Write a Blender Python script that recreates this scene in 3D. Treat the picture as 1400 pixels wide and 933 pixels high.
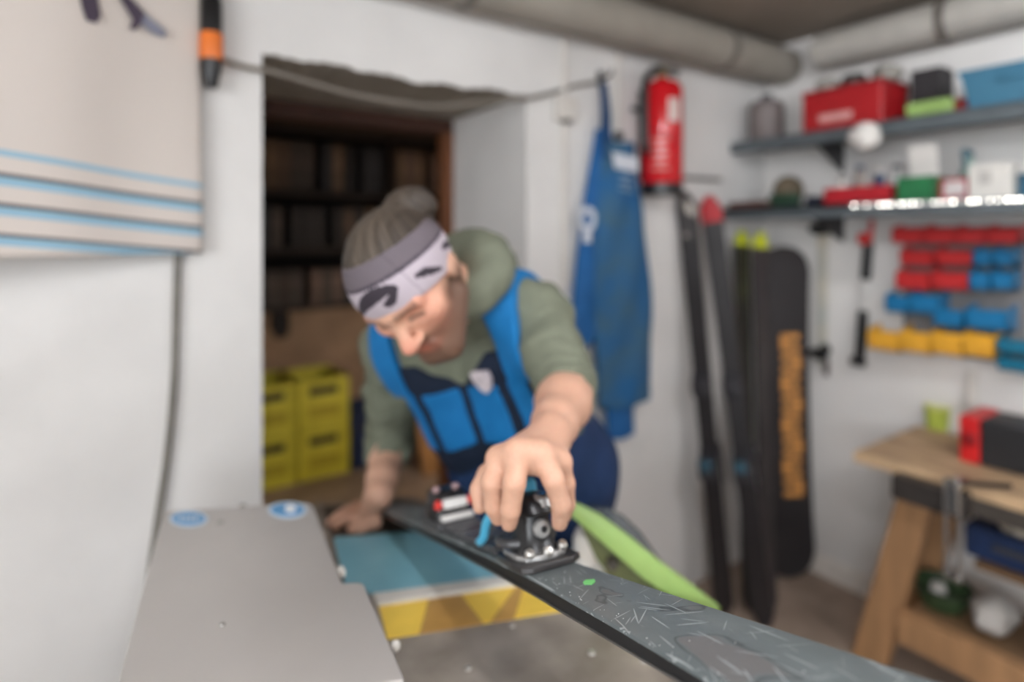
import bpy, bmesh, math, random
import numpy as np
from mathutils import Vector, Matrix, Euler

random.seed(7)
for o in list(bpy.data.objects):
    bpy.data.objects.remove(o, do_unlink=True)
scene = bpy.context.scene
COL = scene.collection

# ------------------------------------------------------------------ camera
F_PX, HOR, CAM_Z = 812.0, 320.0, 1.55
TH = math.radians(34.1)
CU, SU = math.cos(TH), math.sin(TH)
cam_d = bpy.data.cameras.new('camera')
cam = bpy.data.objects.new('camera', cam_d)
COL.objects.link(cam)
cam.location = (0, 0, CAM_Z)
cam.rotation_euler = (math.radians(90), 0, -TH)
cam_d.sensor_fit = 'HORIZONTAL'
cam_d.sensor_width = 36.0
cam_d.lens = 36.0 * F_PX / 1400.0
cam_d.shift_y = -(466.5 - HOR) / 1400.0
cam_d.clip_start = 0.02
cam_d.dof.use_dof = True
cam_d.dof.focus_distance = 0.60
cam_d.dof.aperture_fstop = 1.3
scene.camera = cam

# ------------------------------------------------------------------ world and exposure
world = bpy.data.worlds.new('world')
scene.world = world
world.use_nodes = True
world.node_tree.nodes['Background'].inputs[0].default_value = (0.9, 0.95, 1.0, 1)
world.node_tree.nodes['Background'].inputs[1].default_value = 0.0
scene.view_settings.view_transform = 'Standard'
scene.view_settings.look = 'None'
scene.view_settings.gamma = 1.0
scene.view_settings.use_curve_mapping = False
scene.view_settings.exposure = -0.06

# lamps of the room: bare tubes hung below the ceiling (x, y, z, length along y, tube radius, emission strength)
TUBES = [(0.22, -0.12, 2.26, 1.15, 0.022, 84.0), (1.50, -0.45, 2.26, 1.15, 0.022, 100.0), (-0.95, -0.9, 2.26, 1.15, 0.022, 8.0)]
# two unseen windows added as daylight fill: (wall, centre along the wall, centre z, width, height, watts)
ADDED_WINS = [('left', -1.05, 1.70, 2.5, 1.05, 54.0), ('front', -0.95, 1.62, 0.95, 1.0, 14.0)]
for wn, wc, wz, ww, wh, we in ADDED_WINS:
    wl = bpy.data.lights.new('window_daylight', 'AREA'); wl.shape = 'RECTANGLE'; wl.size, wl.size_y = ww - .1, wh - .1
    wl.energy = we; wl.color = (0.94, 0.975, 1.0)
    wlo = bpy.data.objects.new('window_daylight', wl); COL.objects.link(wlo)
    if wn == 'left': wlo.location = (-2.2 + .06, wc, wz); wlo.rotation_euler = (math.radians(90), 0, math.radians(-90))
    else: wlo.location = (wc, -2.6 + .06, wz); wlo.rotation_euler = (math.radians(90), 0, 0)
    if wn == 'front': wlo.rotation_euler = (math.radians(90), 0, math.radians(180)); wlo.rotation_euler = (math.radians(-90), 0, 0)

# ------------------------------------------------------------------ photo pixel -> place
def C(px, py, D):
    x = (px - 700.0) / F_PX * D
    dn = (py - HOR) / F_PX * D
    return Vector((x * CU + D * SU, -x * SU + D * CU, CAM_Z - dn))
def W(x, dn, D):
    return Vector((x * CU + D * SU, -x * SU + D * CU, CAM_Z - dn))
def Pz(px, py, z):
    return C(px, py, (CAM_Z - z) * F_PX / (py - HOR))
def Py(px, py, y):
    r = (px - 700.0) / F_PX
    return C(px, py, y / (-r * SU + CU))
def Px(px, py, x):
    r = (px - 700.0) / F_PX
    return C(px, py, x / (r * CU + SU))
RIGHT = Vector((CU, -SU, 0)); TOCAM = Vector((-SU, -CU, 0)); UP = Vector((0, 0, 1))

# ------------------------------------------------------------------ materials
def srgb(r, g, b):
    f = lambda c: (c / 255 / 12.92) if c / 255 <= 0.04045 else ((c / 255 + 0.055) / 1.055) ** 2.4
    return (f(r), f(g), f(b), 1.0)
MATS = {}
def mat(name, rgb, rough=0.6, metal=0.0, var=0.12, scale=14.0, bump=0.0, bscale=60.0, spec=0.5, emit=0.0, rgb2=None,
        stretch=(1, 1, 1), alpha=1.0, trans=0.0, subs=0.0, lo=0.35, hi=0.65):
    if name in MATS:
        return MATS[name]
    m = bpy.data.materials.new(name)
    m.use_nodes = True
    nt = m.node_tree
    b = nt.nodes['Principled BSDF']
    b.inputs['Roughness'].default_value = rough
    b.inputs['Metallic'].default_value = metal
    b.inputs['Specular IOR Level'].default_value = spec
    tc = nt.nodes.new('ShaderNodeTexCoord')
    mp = nt.nodes.new('ShaderNodeMapping')
    mp.inputs['Scale'].default_value = stretch
    nt.links.new(tc.outputs['Object'], mp.inputs['Vector'])
    n = nt.nodes.new('ShaderNodeTexNoise')
    n.inputs['Scale'].default_value = scale
    n.inputs['Detail'].default_value = 5
    nt.links.new(mp.outputs['Vector'], n.inputs['Vector'])
    cr = nt.nodes.new('ShaderNodeValToRGB')
    c = srgb(*rgb)
    if rgb2 is None:
        k1, k2 = 1 - var, 1 + var
        cr.color_ramp.elements[0].color = (c[0] * k1, c[1] * k1, c[2] * k1, 1)
        cr.color_ramp.elements[1].color = (min(1, c[0] * k2), min(1, c[1] * k2), min(1, c[2] * k2), 1)
    else:
        cr.color_ramp.elements[0].color = c
        cr.color_ramp.elements[1].color = srgb(*rgb2)
    cr.color_ramp.elements[0].position = lo
    cr.color_ramp.elements[1].position = hi
    nt.links.new(n.outputs['Fac'], cr.inputs['Fac'])
    nt.links.new(cr.outputs['Color'], b.inputs['Base Color'])
    if bump > 0:
        n2 = nt.nodes.new('ShaderNodeTexNoise')
        n2.inputs['Scale'].default_value = bscale
        n2.inputs['Detail'].default_value = 6
        nt.links.new(mp.outputs['Vector'], n2.inputs['Vector'])
        bp = nt.nodes.new('ShaderNodeBump')
        bp.inputs['Strength'].default_value = bump
        bp.inputs['Distance'].default_value = 0.01
        nt.links.new(n2.outputs['Fac'], bp.inputs['Height'])
        nt.links.new(bp.outputs['Normal'], b.inputs['Normal'])
    if emit > 0:
        nt.links.new(cr.outputs['Color'], b.inputs['Emission Color'])
        b.inputs['Emission Strength'].default_value = emit
    if trans > 0:
        b.inputs['Transmission Weight'].default_value = trans
    if subs > 0:
        b.inputs['Subsurface Weight'].default_value = subs
        b.inputs['Subsurface Radius'].default_value = (0.012, 0.005, 0.003)
        b.inputs['Subsurface Scale'].default_value = 0.5
    if alpha < 1:
        b.inputs['Alpha'].default_value = alpha
    MATS[name] = m
    return m
def attr_mat(name, rough=0.7, subs=0.0, bump=0.0, bscale=150.0, nvar=0.06):
    """colour comes from a per-vertex colour attribute 'tint' (printed or natural colours of the thing itself)"""
    m = bpy.data.materials.new(name); m.use_nodes = True
    nt = m.node_tree; b = nt.nodes['Principled BSDF']
    at = nt.nodes.new('ShaderNodeAttribute'); at.attribute_name = 'tint'
    tc = nt.nodes.new('ShaderNodeTexCoord')
    n = nt.nodes.new('ShaderNodeTexNoise'); n.inputs['Scale'].default_value = bscale; n.inputs['Detail'].default_value = 4
    nt.links.new(tc.outputs['Object'], n.inputs['Vector'])
    mr = nt.nodes.new('ShaderNodeMapRange'); mr.inputs['To Min'].default_value = 1 - nvar * 2; mr.inputs['To Max'].default_value = 1 + nvar * 2
    nt.links.new(n.outputs['Fac'], mr.inputs['Value'])
    vm = nt.nodes.new('ShaderNodeVectorMath'); vm.operation = 'SCALE'
    nt.links.new(at.outputs['Color'], vm.inputs[0]); nt.links.new(mr.outputs['Result'], vm.inputs['Scale'])
    nt.links.new(vm.outputs['Vector'], b.inputs['Base Color'])
    b.inputs['Roughness'].default_value = rough
    b.inputs['Specular IOR Level'].default_value = 0.35
    if subs:
        b.inputs['Subsurface Weight'].default_value = subs
        b.inputs['Subsurface Radius'].default_value = (0.012, 0.005, 0.003)
        b.inputs['Subsurface Scale'].default_value = 0.5
    if bump:
        bp = nt.nodes.new('ShaderNodeBump'); bp.inputs['Strength'].default_value = bump; bp.inputs['Distance'].default_value = 0.005
        nt.links.new(n.outputs['Fac'], bp.inputs['Height']); nt.links.new(bp.outputs['Normal'], b.inputs['Normal'])
    return m

# ------------------------------------------------------------------ mesh helpers
class MB:
    def __init__(self):
        self.v = []; self.f = []
    def add(self, vs, fs):
        k = len(self.v)
        self.v += [Vector(p) for p in vs]
        self.f += [tuple(i + k for i in f) for f in fs]
        return self
    def bm(self, bm, M=None):
        bm.verts.index_update()
        self.add([(M @ v.co) if M else v.co for v in bm.verts], [[v.index for v in f.verts] for f in bm.faces])
        bm.free()
        return self
    def box(self, c, s, bev=0.0, M=None, seg=2):
        """box of full size s centred on c (in the frame M)"""
        bm = bmesh.new()
        bmesh.ops.create_cube(bm, size=1.0)
        for v in bm.verts:
            v.co = Vector((v.co.x * s[0], v.co.y * s[1], v.co.z * s[2]))
        if bev > 0:
            bmesh.ops.bevel(bm, geom=list(bm.edges), offset=bev, segments=seg, affect='EDGES', profile=0.5)
        T = Matrix.Translation(c)
        return self.bm(bm, (M @ T) if M else T)
    def prism(self, pts, d, bev=0.0):
        """polygon of 3-D points thickened by the vector d"""
        n = len(pts); d = Vector(d)
        a = [Vector(p) for p in pts]
        nrm = sum(((a[i] - a[0]).cross(a[(i + 1) % n] - a[0]) for i in range(1, n - 1)), Vector())
        if nrm.dot(d) > 0:
            a.reverse()
        bm = bmesh.new()
        lo = [bm.verts.new(p) for p in a]; hi = [bm.verts.new(p + d) for p in a]
        bm.faces.new(lo)
        bm.faces.new(hi[::-1])
        for i in range(n):
            j = (i + 1) % n
            bm.faces.new((lo[j], lo[i], hi[i], hi[j]))
        bmesh.ops.recalc_face_normals(bm, faces=list(bm.faces))
        if bev > 0:
            bmesh.ops.bevel(bm, geom=list(bm.edges), offset=bev, segments=2, affect='EDGES', profile=0.5)
        return self.bm(bm)
    def lathe(self, prof, base, axis=(0, 0, 1), n=24):
        """prof: (radius, height) pairs along axis from base"""
        ax = Vector(axis).normalized()
        e1 = ax.orthogonal().normalized(); e2 = ax.cross(e1)
        base = Vector(base)
        vs = []; fs = []
        for r, h in prof:
            for i in range(n):
                a = 2 * math.pi * i / n
                vs.append(base + ax * h + (e1 * math.cos(a) + e2 * math.sin(a)) * max(r, 1e-5))
        for k in range(len(prof) - 1):
            for i in range(n):
                j = (i + 1) % n
                fs.append((k * n + i, k * n + j, (k + 1) * n + j, (k + 1) * n + i))
        fs.append(tuple(range(n))[::-1]); fs.append(tuple((len(prof) - 1) * n + i for i in range(n)))
        return self.add(vs, fs)
    def tube(self, pts, r, n=10, closed=False):
        pts = [Vector(p) for p in pts]
        rs = r if isinstance(r, (list, tuple)) else [r] * len(pts)
        vs = []; fs = []
        prev = None
        m = len(pts)
        for k, p in enumerate(pts):
            t = (pts[min(k + 1, m - 1)] - pts[max(k - 1, 0)]).normalized()
            e1 = t.orthogonal().normalized() if prev is None else (prev - t * prev.dot(t)).normalized()
            prev = e1
            e2 = t.cross(e1)
            for i in range(n):
                a = 2 * math.pi * i / n
                vs.append(p + (e1 * math.cos(a) + e2 * math.sin(a)) * rs[k])
        for k in range(m - 1):
            for i in range(n):
                j = (i + 1) % n
                fs.append((k * n + i, k * n + j, (k + 1) * n + j, (k + 1) * n + i))
        fs.append(tuple(range(n))[::-1]); fs.append(tuple((m - 1) * n + i for i in range(n)))
        return self.add(vs, fs)
    def rings(self, rings, cap=True):
        n = len(rings[0]); vs = [p for r in rings for p in r]; fs = []
        for k in range(len(rings) - 1):
            for i in range(n):
                j = (i + 1) % n
                fs.append((k * n + i, k * n + j, (k + 1) * n + j, (k + 1) * n + i))
        if cap:
            fs.append(tuple(range(n))[::-1]); fs.append(tuple((len(rings) - 1) * n + i for i in range(n)))
        return self.add(vs, fs)
    def sphere(self, c, r, sc=(1, 1, 1), M=None, u=14, v=9):
        bm = bmesh.new()
        bmesh.ops.create_uvsphere(bm, u_segments=u, v_segments=v, radius=r)
        T = Matrix.Translation(c) @ Matrix.Diagonal((*sc, 1))
        return self.bm(bm, (M @ T) if M else T)
def spline(pts, n=8):
    """Catmull-Rom through the points"""
    P = [Vector(p) for p in pts]
    P = [P[0] * 2 - P[1]] + P + [P[-1] * 2 - P[-2]]
    out = []
    for i in range(1, len(P) - 2):
        for k in range(n):
            t = k / n
            a, b, c, d = P[i - 1], P[i], P[i + 1], P[i + 2]
            out.append(0.5 * ((2 * b) + (c - a) * t + (2 * a - 5 * b + 4 * c - d) * t * t + (3 * b - a - 3 * c + d) * t ** 3))
    out.append(P[-2])
    return out
ORG = {}
def make(name, mb, m, parent=None, smooth=False, origin=None, angle=35):
    """link one mesh object; vertices come in place coordinates"""
    me = bpy.data.meshes.new(name)
    if parent is not None:
        org = ORG[parent.name]
    elif origin is not None:
        org = Vector(origin)
    else:
        xs = np.array([tuple(v) for v in mb.v])
        lo, hi = xs.min(0), xs.max(0)
        org = Vector(((lo[0] + hi[0]) / 2, (lo[1] + hi[1]) / 2, lo[2]))
    me.from_pydata([tuple(v - org) for v in mb.v], [], mb.f)
    me.update()
    if len(me.polygons) < 4000:
        bm = bmesh.new(); bm.from_mesh(me); bmesh.ops.recalc_face_normals(bm, faces=list(bm.faces)); bm.to_mesh(me); bm.free()
    o = bpy.data.objects.new(name, me)
    COL.objects.link(o)
    if isinstance(m, (list, tuple)):
        for q in m: me.materials.append(q)
    else:
        me.materials.append(m)
    if smooth:
        me.polygons.foreach_set('use_smooth', [True] * len(me.polygons))
        try:
            me.set_sharp_from_angle(angle=math.radians(angle))
        except Exception:
            pass
    if parent is not None:
        o.parent = parent
        ORG[o.name] = org
    else:
        o.location = org
        ORG[o.name] = org
    return o
def tag(o, label, cat, group=None, kind=None):
    o['label'] = label; o['category'] = cat
    if group: o['group'] = group
    if kind: o['kind'] = kind
    return o
def struct(name, mb, m, smooth=False):
    o = make(name, mb, m, smooth=smooth, origin=(0, 0, 0))
    o['kind'] = 'structure'
    return o
def thing(name, label, cat, loc, group=None):
    o = bpy.data.objects.new(name, None)
    COL.objects.link(o)
    o.empty_display_size = 0.05
    o.location = loc
    ORG[o.name] = Vector(loc)
    return tag(o, label, cat, group)
def dup(root, loc, rot=None, label=None, mats=None):
    """a copy of a thing with copies of its parts and sub-parts"""
    r = root.copy(); COL.objects.link(r); r.location = loc
    if rot is not None: r.rotation_euler = rot
    if label: r['label'] = label
    def rec(src, dst):
        for ch in list(src.children):
            c = ch.copy(); COL.objects.link(c); c.parent = dst
            rec(ch, c)
    rec(root, r)
    return r

# ------------------------------------------------------------------ room shell
BACK, RW, LW, FW, CEIL = 1.73, 2.69, -2.2, -2.6, 2.46
DX0, DX1, DTOP, REV = 0.345, 1.235, 2.045, 2.28
plaster = mat('plaster_white', (224, 222, 219), rough=0.85, var=0.05, scale=3.0, bump=0.25, bscale=25)
plaster_r = mat('plaster_white_right', (224, 221, 217), rough=0.85, var=0.05, scale=2.5, bump=0.2, bscale=25)
concrete_c = mat('concrete_ceiling', (146, 136, 125), rough=0.9, var=0.10, scale=4, bump=0.3, bscale=20)
concrete_f = mat('concrete_floor', (172, 152, 136), rough=0.7, rgb2=(146, 128, 114), scale=5, bump=0.15, bscale=40)
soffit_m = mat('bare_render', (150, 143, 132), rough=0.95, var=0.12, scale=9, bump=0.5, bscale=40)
brown_wall = mat('cellar_render', (168, 142, 120), rough=0.95, var=0.15, scale=5, bump=0.3, bscale=20)
wood_frame = mat('door_wood', (112, 66, 36), rough=0.55, var=0.2, scale=6, stretch=(12, 12, 1))

m = MB(); m.box((0.25, (FW + 4.6) / 2, -0.05), (5.4, 4.6 - FW + 0.4, 0.1)); struct('floor', m, concrete_f)
m = MB(); m.box(((LW + RW) / 2, (FW + BACK) / 2, CEIL + 0.05), (RW - LW + 0.4, BACK - FW + 0.4, 0.1)); struct('ceiling', m, concrete_c)
# back wall with the door opening; the plaster edge above the opening is chipped
m = MB()
m.box(((LW - 0.1 + DX0) / 2, (BACK + REV) / 2, CEIL / 2), (DX0 - LW + 0.1, REV - BACK, CEIL))
m.box(((RW + 0.1 + DX1) / 2, (BACK + REV) / 2, CEIL / 2), (RW + 0.1 - DX1, REV - BACK, CEIL))
N = 48
top = []
for i in range(N + 1):
    t = i / N
    j = 0.006 * math.sin(t * 9) + 0.004 * math.sin(t * 31 + 1) + random.uniform(-.004, .004)
    top.append(DTOP + (j - 0.004 if 0 < i < N else 0))
vs = []; fs = []
for i in range(N + 1):
    x = DX0 + (DX1 - DX0) * i / N
    vs += [(x, BACK, CEIL), (x, BACK, top[i]), (x, BACK + 0.045, DTOP + 0.004 * math.sin(i * 2.1)), (x, REV, DTOP - 0.002), (x, REV, CEIL)]
for i in range(N):
    a, b = i * 5, i * 5 + 5
    for k in range(4):
        fs.append((a + k, a + k + 1, b + k + 1, b + k))
m.add(vs, fs)
wb = struct('wall_back', m, [plaster, soffit_m])
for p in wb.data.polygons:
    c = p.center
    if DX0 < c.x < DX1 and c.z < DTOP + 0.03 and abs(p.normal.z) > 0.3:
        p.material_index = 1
m = MB(); m.box((RW + 0.05, (FW + BACK) / 2, CEIL / 2), (0.1, BACK - FW, CEIL)); struct('wall_right', m, plaster_r)
m = MB(); m.box((LW - 0.05, (FW + BACK) / 2, CEIL / 2), (0.1, BACK - FW, CEIL)); struct('wall_left', m, plaster)
m = MB(); m.box(((LW + RW) / 2, FW - 0.05, CEIL / 2), (RW - LW, 0.1, CEIL)); struct('wall_front', m, plaster)
m = MB(); m.box((RW - 0.011, (FW + BACK) / 2, 0.045), (0.022, BACK - FW - 0.002, 0.09), 0.004)
struct('baseboard_right', m, mat('baseboard_paint', (228, 222, 214), rough=0.6, var=0.05))
# cellar behind the door
CY = 4.35
m = MB(); m.box((1.1, CY + 0.05, 1.1), (3.6, 0.1, 2.3)); struct('wall_cellar_back', m, brown_wall)
m = MB(); m.box((-0.55, (REV + CY) / 2, 1.1), (0.1, CY - REV, 2.3)); struct('wall_cellar_left', m, brown_wall)
m = MB(); m.box((2.75, (REV + CY) / 2, 1.1), (0.1, CY - REV, 2.3)); struct('wall_cellar_right', m, brown_wall)
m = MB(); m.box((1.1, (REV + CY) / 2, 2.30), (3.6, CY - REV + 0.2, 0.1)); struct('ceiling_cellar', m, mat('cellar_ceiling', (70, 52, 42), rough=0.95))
# wooden door frame at the cellar side of the opening
d = bpy.data.objects.new('door_1', None); COL.objects.link(d); d['kind'] = 'structure'; d.location = (DX0, REV, 0); ORG['door_1'] = Vector((DX0, REV, 0))
m = MB(); m.box((DX1 - 0.022, REV + 0.025, 1.0), (0.05, 0.06, 2.0), 0.004); make('jamb', m, wood_frame, d)
m = MB(); m.box((DX0 + 0.022, REV + 0.025, 1.0), (0.05, 0.06, 2.0), 0.004); make('jamb', m, wood_frame, d)
m = MB(); m.box(((DX0 + DX1) / 2, REV + 0.025, 2.015), (DX1 - DX0, 0.06, 0.06), 0.004); make('header', m, mat('header_wood', (70, 40, 28), rough=0.6, var=0.2), d)

# ceiling lamps (out of view above the camera)
lamp_body = mat('lamp_body_white', (235, 235, 232), rough=0.4, var=0.02)
lamp_lab = ['white batten ceiling lamp above the ski tuning machine', 'white batten ceiling lamp on the workbench side of the room', 'white batten ceiling lamp on the side of the striped towel']
for (x, y, z, ly, r, em), lb in zip(TUBES, lamp_lab):
    t = thing('ceiling_lamp', lb, 'lamp', (x, y, CEIL), 'batten lamps on the ceiling')
    m = MB(); m.box((x, y, z + 0.075), (0.05, ly + 0.08, 0.04), 0.005); make('housing', m, lamp_body, t)
    for dy in (-ly * .35, ly * .35):
        m = MB(); m.lathe([(0.004, 0), (0.004, CEIL - z - 0.095)], (x, y + dy, z + 0.095), (0, 0, 1), 8); make('hanger_rod', m, lamp_body, t)
    for dy in (-ly / 2 - .012, ly / 2 + .012):
        m = MB(); m.box((x, y + dy, z + 0.025), (0.03, 0.02, 0.09), 0.003); make('tube_holder', m, lamp_body, t)
    m = MB(); m.lathe([(r, 0), (r, ly)], (x, y - ly / 2, z), (0, 1, 0), 16); make('tube', m, mat('lamp_tube%d' % int(em), (247, 249, 255), rough=0.4, var=0.005, emit=em), t, True)
# unseen windows added for fill light, left wall and wall behind the camera
for k_, (wn, wc, wz, ww, wh, we) in enumerate(ADDED_WINS):
    Mw = Matrix.Translation((LW, wc, wz)) @ Matrix.Rotation(math.radians(-90), 4, 'Z') if wn == 'left' else Matrix.Translation((wc, FW, wz)) @ Matrix.Rotation(0, 4, 'Z')
    w_o = bpy.data.objects.new('window_%d' % (k_ + 1), None); COL.objects.link(w_o); w_o['kind'] = 'structure'; w_o.location = Mw.translation; ORG[w_o.name] = Vector(w_o.location)
    for c_, s_ in (((0, wh / 2), (ww + .1, .06)), ((0, -wh / 2), (ww + .1, .06)), ((-ww / 2, 0), (.06, wh)), ((ww / 2, 0), (.06, wh)), ((0, 0), (.05, wh))):
        m = MB(); m.box((c_[0], .02, c_[1]), (s_[0], .04, s_[1]), .004, Mw); make('window_frame', m, lamp_body, w_o)
    for s_ in (-1, 1):
        m = MB(); m.box((s_ * ww / 4, .012, 0), (ww / 2 - .05, .008, wh - .05), 0, Mw); make('pane', m, mat('frosted_daylight', (236, 242, 250), rough=.3, var=.01, emit=3.0), w_o)

# pipes under the ceiling
pipe_m = mat('pipe_lagging', (152, 146, 136), rough=0.8, var=0.08, scale=6)
def pipe(name, a, b, r, label, mm=pipe_m, coll=True):
    a, b = Vector(a), Vector(b)
    ax = (b - a).normalized(); L = (b - a).length
    t = thing(name, label, 'pipe', (a.x, a.y, a.z - r))
    m = MB(); m.lathe([(r, 0), (r, L)], a, ax, 20); make('tube', m, mm, t, True)
    if coll:
        for f in (0.12, 0.38, 0.64, 0.9):
            m = MB(); m.lathe([(r, L * f - 0.016), (r + 0.006, L * f - 0.014), (r + 0.006, L * f + 0.014), (r, L * f + 0.016)], a, ax, 20); make('bracket_ring', m, mat('pipe_ring', (105, 100, 94), rough=0.5), t, True)
    return t
pipe('ceiling_pipe', (LW + 0.01, 1.615, 2.345), (RW - 0.02, 1.615, 2.345), 0.085, 'thick grey lagged pipe under the ceiling along the door wall')
pipe('ceiling_pipe', (2.575, 1.40, 2.345), (2.575, FW + 0.02, 2.345), 0.075, 'pale grey pipe under the ceiling above the shelves', mat('pipe_pale', (176, 172, 164), rough=0.6, var=0.06))
cond = mat('conduit_paint', (214, 209, 202), rough=0.6, var=0.04)
p1 = Py(771, 300, BACK - 0.012); p2 = Py(846, 150, BACK - 0.012)
t = thing('wall_conduit', 'white painted conduit with a junction box beside the hanging overalls', 'conduit', (p1.x, p1.y, 1.35))
m = MB(); m.lathe([(0.013, 0), (0.013, 0.93)], (p1.x, p1.y, 1.35), (0, 0, 1), 12); make('tube', m, cond, t, True)
q = Py(768, 150, BACK); m = MB(); m.box((q.x, BACK - 0.02, q.z), (0.09, 0.036, 0.09), 0.006); make('junction_box', m, cond, t)
m = MB(); m.box((q.x, BACK - 0.024, q.z - 0.045), (0.035, 0.028, 0.02), 0.004); make('cable_gland', m, mat('gland_grey', (90, 88, 86), rough=0.5), t)
m = MB(); m.lathe([(0.011, 0), (0.011, 0.62)], (p2.x, p2.y, 1.66), (0, 0, 1), 12)
tag(make('wall_conduit', m, cond, None, True), 'thin white conduit running up behind the fire extinguisher hose', 'conduit')

# sagging cable across the door opening, and the loose cable on the left
cab_m = mat('cable_grey', (126, 119, 110), rough=0.6, var=0.06)
pts = [(300, 80), (340, 92), (364, 96), (425, 113), (486, 130), (547, 140), (595, 146), (656, 141), (690, 137), (722, 134), (752, 128), (785, 118), (818, 112)]
m = MB(); m.tube(spline([Py(a, b, BACK - (0.03 if i < 10 else 0.014)) for i, (a, b) in enumerate(pts)], 5), 0.0075, 8)
tag(make('electric_cable', m, cab_m, None, True), 'grey electric cable sagging across the top of the doorway', 'cable')
pts = [(243, 300), (243, 350), (241, 430), (238, 520), (229, 620), (216, 712), (204, 800), (190, 950), (186, 1150), (188, 1300)]
m = MB(); m.tube(spline([Py(a, b, BACK - 0.012) for a, b in pts], 6), 0.0085, 8)
tag(make('electric_cable', m, mat('cable_dark', (118, 114, 106), rough=0.6), None, True), 'dark grey cable running down the wall below the striped towel', 'cable')

# ------------------------------------------------------------------ ski tuning machine
TZ = 0.868
def zpoly(px, z): return [Pz(a, b, z) for a, b in px]
steel = mat('steel_table', (182, 172, 160), rough=0.42, metal=0.3, rgb2=(136, 126, 116), scale=7, bump=0.08, bscale=80)
steel_dark = mat('steel_dark', (92, 80, 70), rough=0.5, metal=0.3, var=0.2, scale=6)
cover_m = mat('cover_lacquer', (186, 181, 176), rough=0.42, metal=0.25, var=0.03, scale=5, bump=0.03, bscale=200)
mroot = thing('ski_tuning_machine', 'grey ski tuning machine with teal plate, yellow hazard strip and steel table', 'machine', (*Pz(560, 860, 0.0).xy[:], 0.0) if False else (0.42, 0.78, 0))
table_px = [(432, 688), (572, 690), (700, 728), (842, 781), (1010, 866), (1180, 950), (1180, 1050), (150, 1050), (240, 800)]
tp = zpoly(table_px, TZ)
m = MB(); m.prism(tp, (0, 0, -0.03), 0.003); make('table_top', m, steel, mroot)
cen = sum(tp, Vector()) / len(tp)
m = MB(); m.prism([cen + (p - cen) * 0.93 - Vector((0, 0, 0.031)) for p in tp], (0, 0, -0.80), 0.004); make('body', m, mat('machine_body', (98, 100, 102), rough=0.5, var=0.06), mroot)
m = MB(); m.prism([cen + (p - cen) * 0.86 - Vector((0, 0, 0.832)) for p in tp], (0, 0, -0.057)); make('plinth', m, mat('plinth_black', (36, 36, 38), rough=0.6), mroot)
m = MB(); m.prism(zpoly([(441, 693), (570, 695), (700, 732), (640, 726), (453, 737)], TZ + 0.0005), (0, 0, 0.0025)); make('rear_plate', m, steel_dark, mroot)
m = MB(); m.prism(zpoly([(456, 738), (640, 724), (838, 768), (690, 791), (511, 816), (470, 800)], TZ + 0.0005), (0, 0, 0.006), 0.002); make('infeed_plate', m, mat('teal_plate', (122, 176, 192), rough=0.35, var=0.10, scale=9, rgb2=(136, 188, 200)), mroot)['label'] = 'teal painted infeed plate'
m = MB(); m.prism(zpoly([(509, 818), (690, 793), (838, 770), (846, 780), (690, 806), (515, 832)], TZ + 0.0005), (0, 0, 0.010), 0.003); make('guide_rail', m, mat('rail_white', (216, 212, 204), rough=0.5, var=0.06), mroot)['label'] = 'white guide rail'
yel = mat('hazard_yellow', (246, 208, 88), rough=0.5, var=0.08, scale=12)
tan = mat('hazard_tan', (196, 152, 84), rough=0.5, var=0.12, scale=12)
edge_t = [(518, 831), (850, 783)]; edge_b = [(529, 875), (858, 822)]
def lerp2(e, t): return (e[0][0] + (e[1][0] - e[0][0]) * t, e[0][1] + (e[1][1] - e[0][1]) * t)
cuts = [(0, 0), (0.205, 0.135), (0.34, 0.40), (0.565, 0.43), (0.60, 0.53), (0.80, 0.74), (1, 1)]
for i in range(6):
    a, b = cuts[i], cuts[i + 1]
    q = [lerp2(edge_t, a[0]), lerp2(edge_t, b[0]), lerp2(edge_b, b[1]), lerp2(edge_b, a[1])]
    m = MB(); m.prism(zpoly(q, TZ + 0.0003), (0, 0, 0.002)); make('hazard_mark', m, yel if i in (0, 2, 4) else tan, mroot)
bolt_m = mat('bolt_zinc', (205, 202, 196), rough=0.3, metal=0.8, var=0.05)
for a, b in ((700, 856), (809, 894), (640, 915), (880, 905)):
    p = Pz(a, b, TZ)
    m = MB(); m.lathe([(0.0055, 0), (0.0055, 0.002), (0.004, 0.004)], p, (0, 0, 1), 14); make('bolt', m, bolt_m, mroot, True)
# lacquered sheet-metal cover
CZ = 1.0
cov = [(224, 699), (414, 687), (424, 688), (429, 693), (468, 797), (492, 796), (498, 799), (553, 927), (552, 931), (140, 985), (150, 975)]
cp = zpoly(cov, CZ)
m = MB(); m.prism(cp, (0, 0, -0.018), 0.003); make('cover', m, cover_m, mroot)
cc = sum(cp, Vector()) / len(cp)
m = MB(); m.prism([cc + (p - cc) * 0.93 - Vector((0, 0, 0.018)) for p in cp], (0, 0, -(CZ - TZ - 0.0185))); make('cover_skirt', m, mat('skirt_grey', (120, 117, 113), rough=0.5, var=0.05), mroot)
for (a, b), (sx, sy) in (((466, 782), (0.012, 0.05)), ((541, 884), (0.010, 0.022))):
    p = Pz(a, b, CZ - 0.012); m = MB(); m.sphere(p, 0.5, (0.014, 0.03 if sy > 0.03 else 0.012, 0.016)); make('hinge_knuckle', m, mat('hinge_white', (226, 223, 216), rough=0.35, var=0.03), mroot, True)
st_w = mat('sticker_white', (196, 210, 222), rough=0.4, var=0.03); st_b = mat('sticker_blue', (92, 152, 200), rough=0.4, var=0.05)
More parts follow.
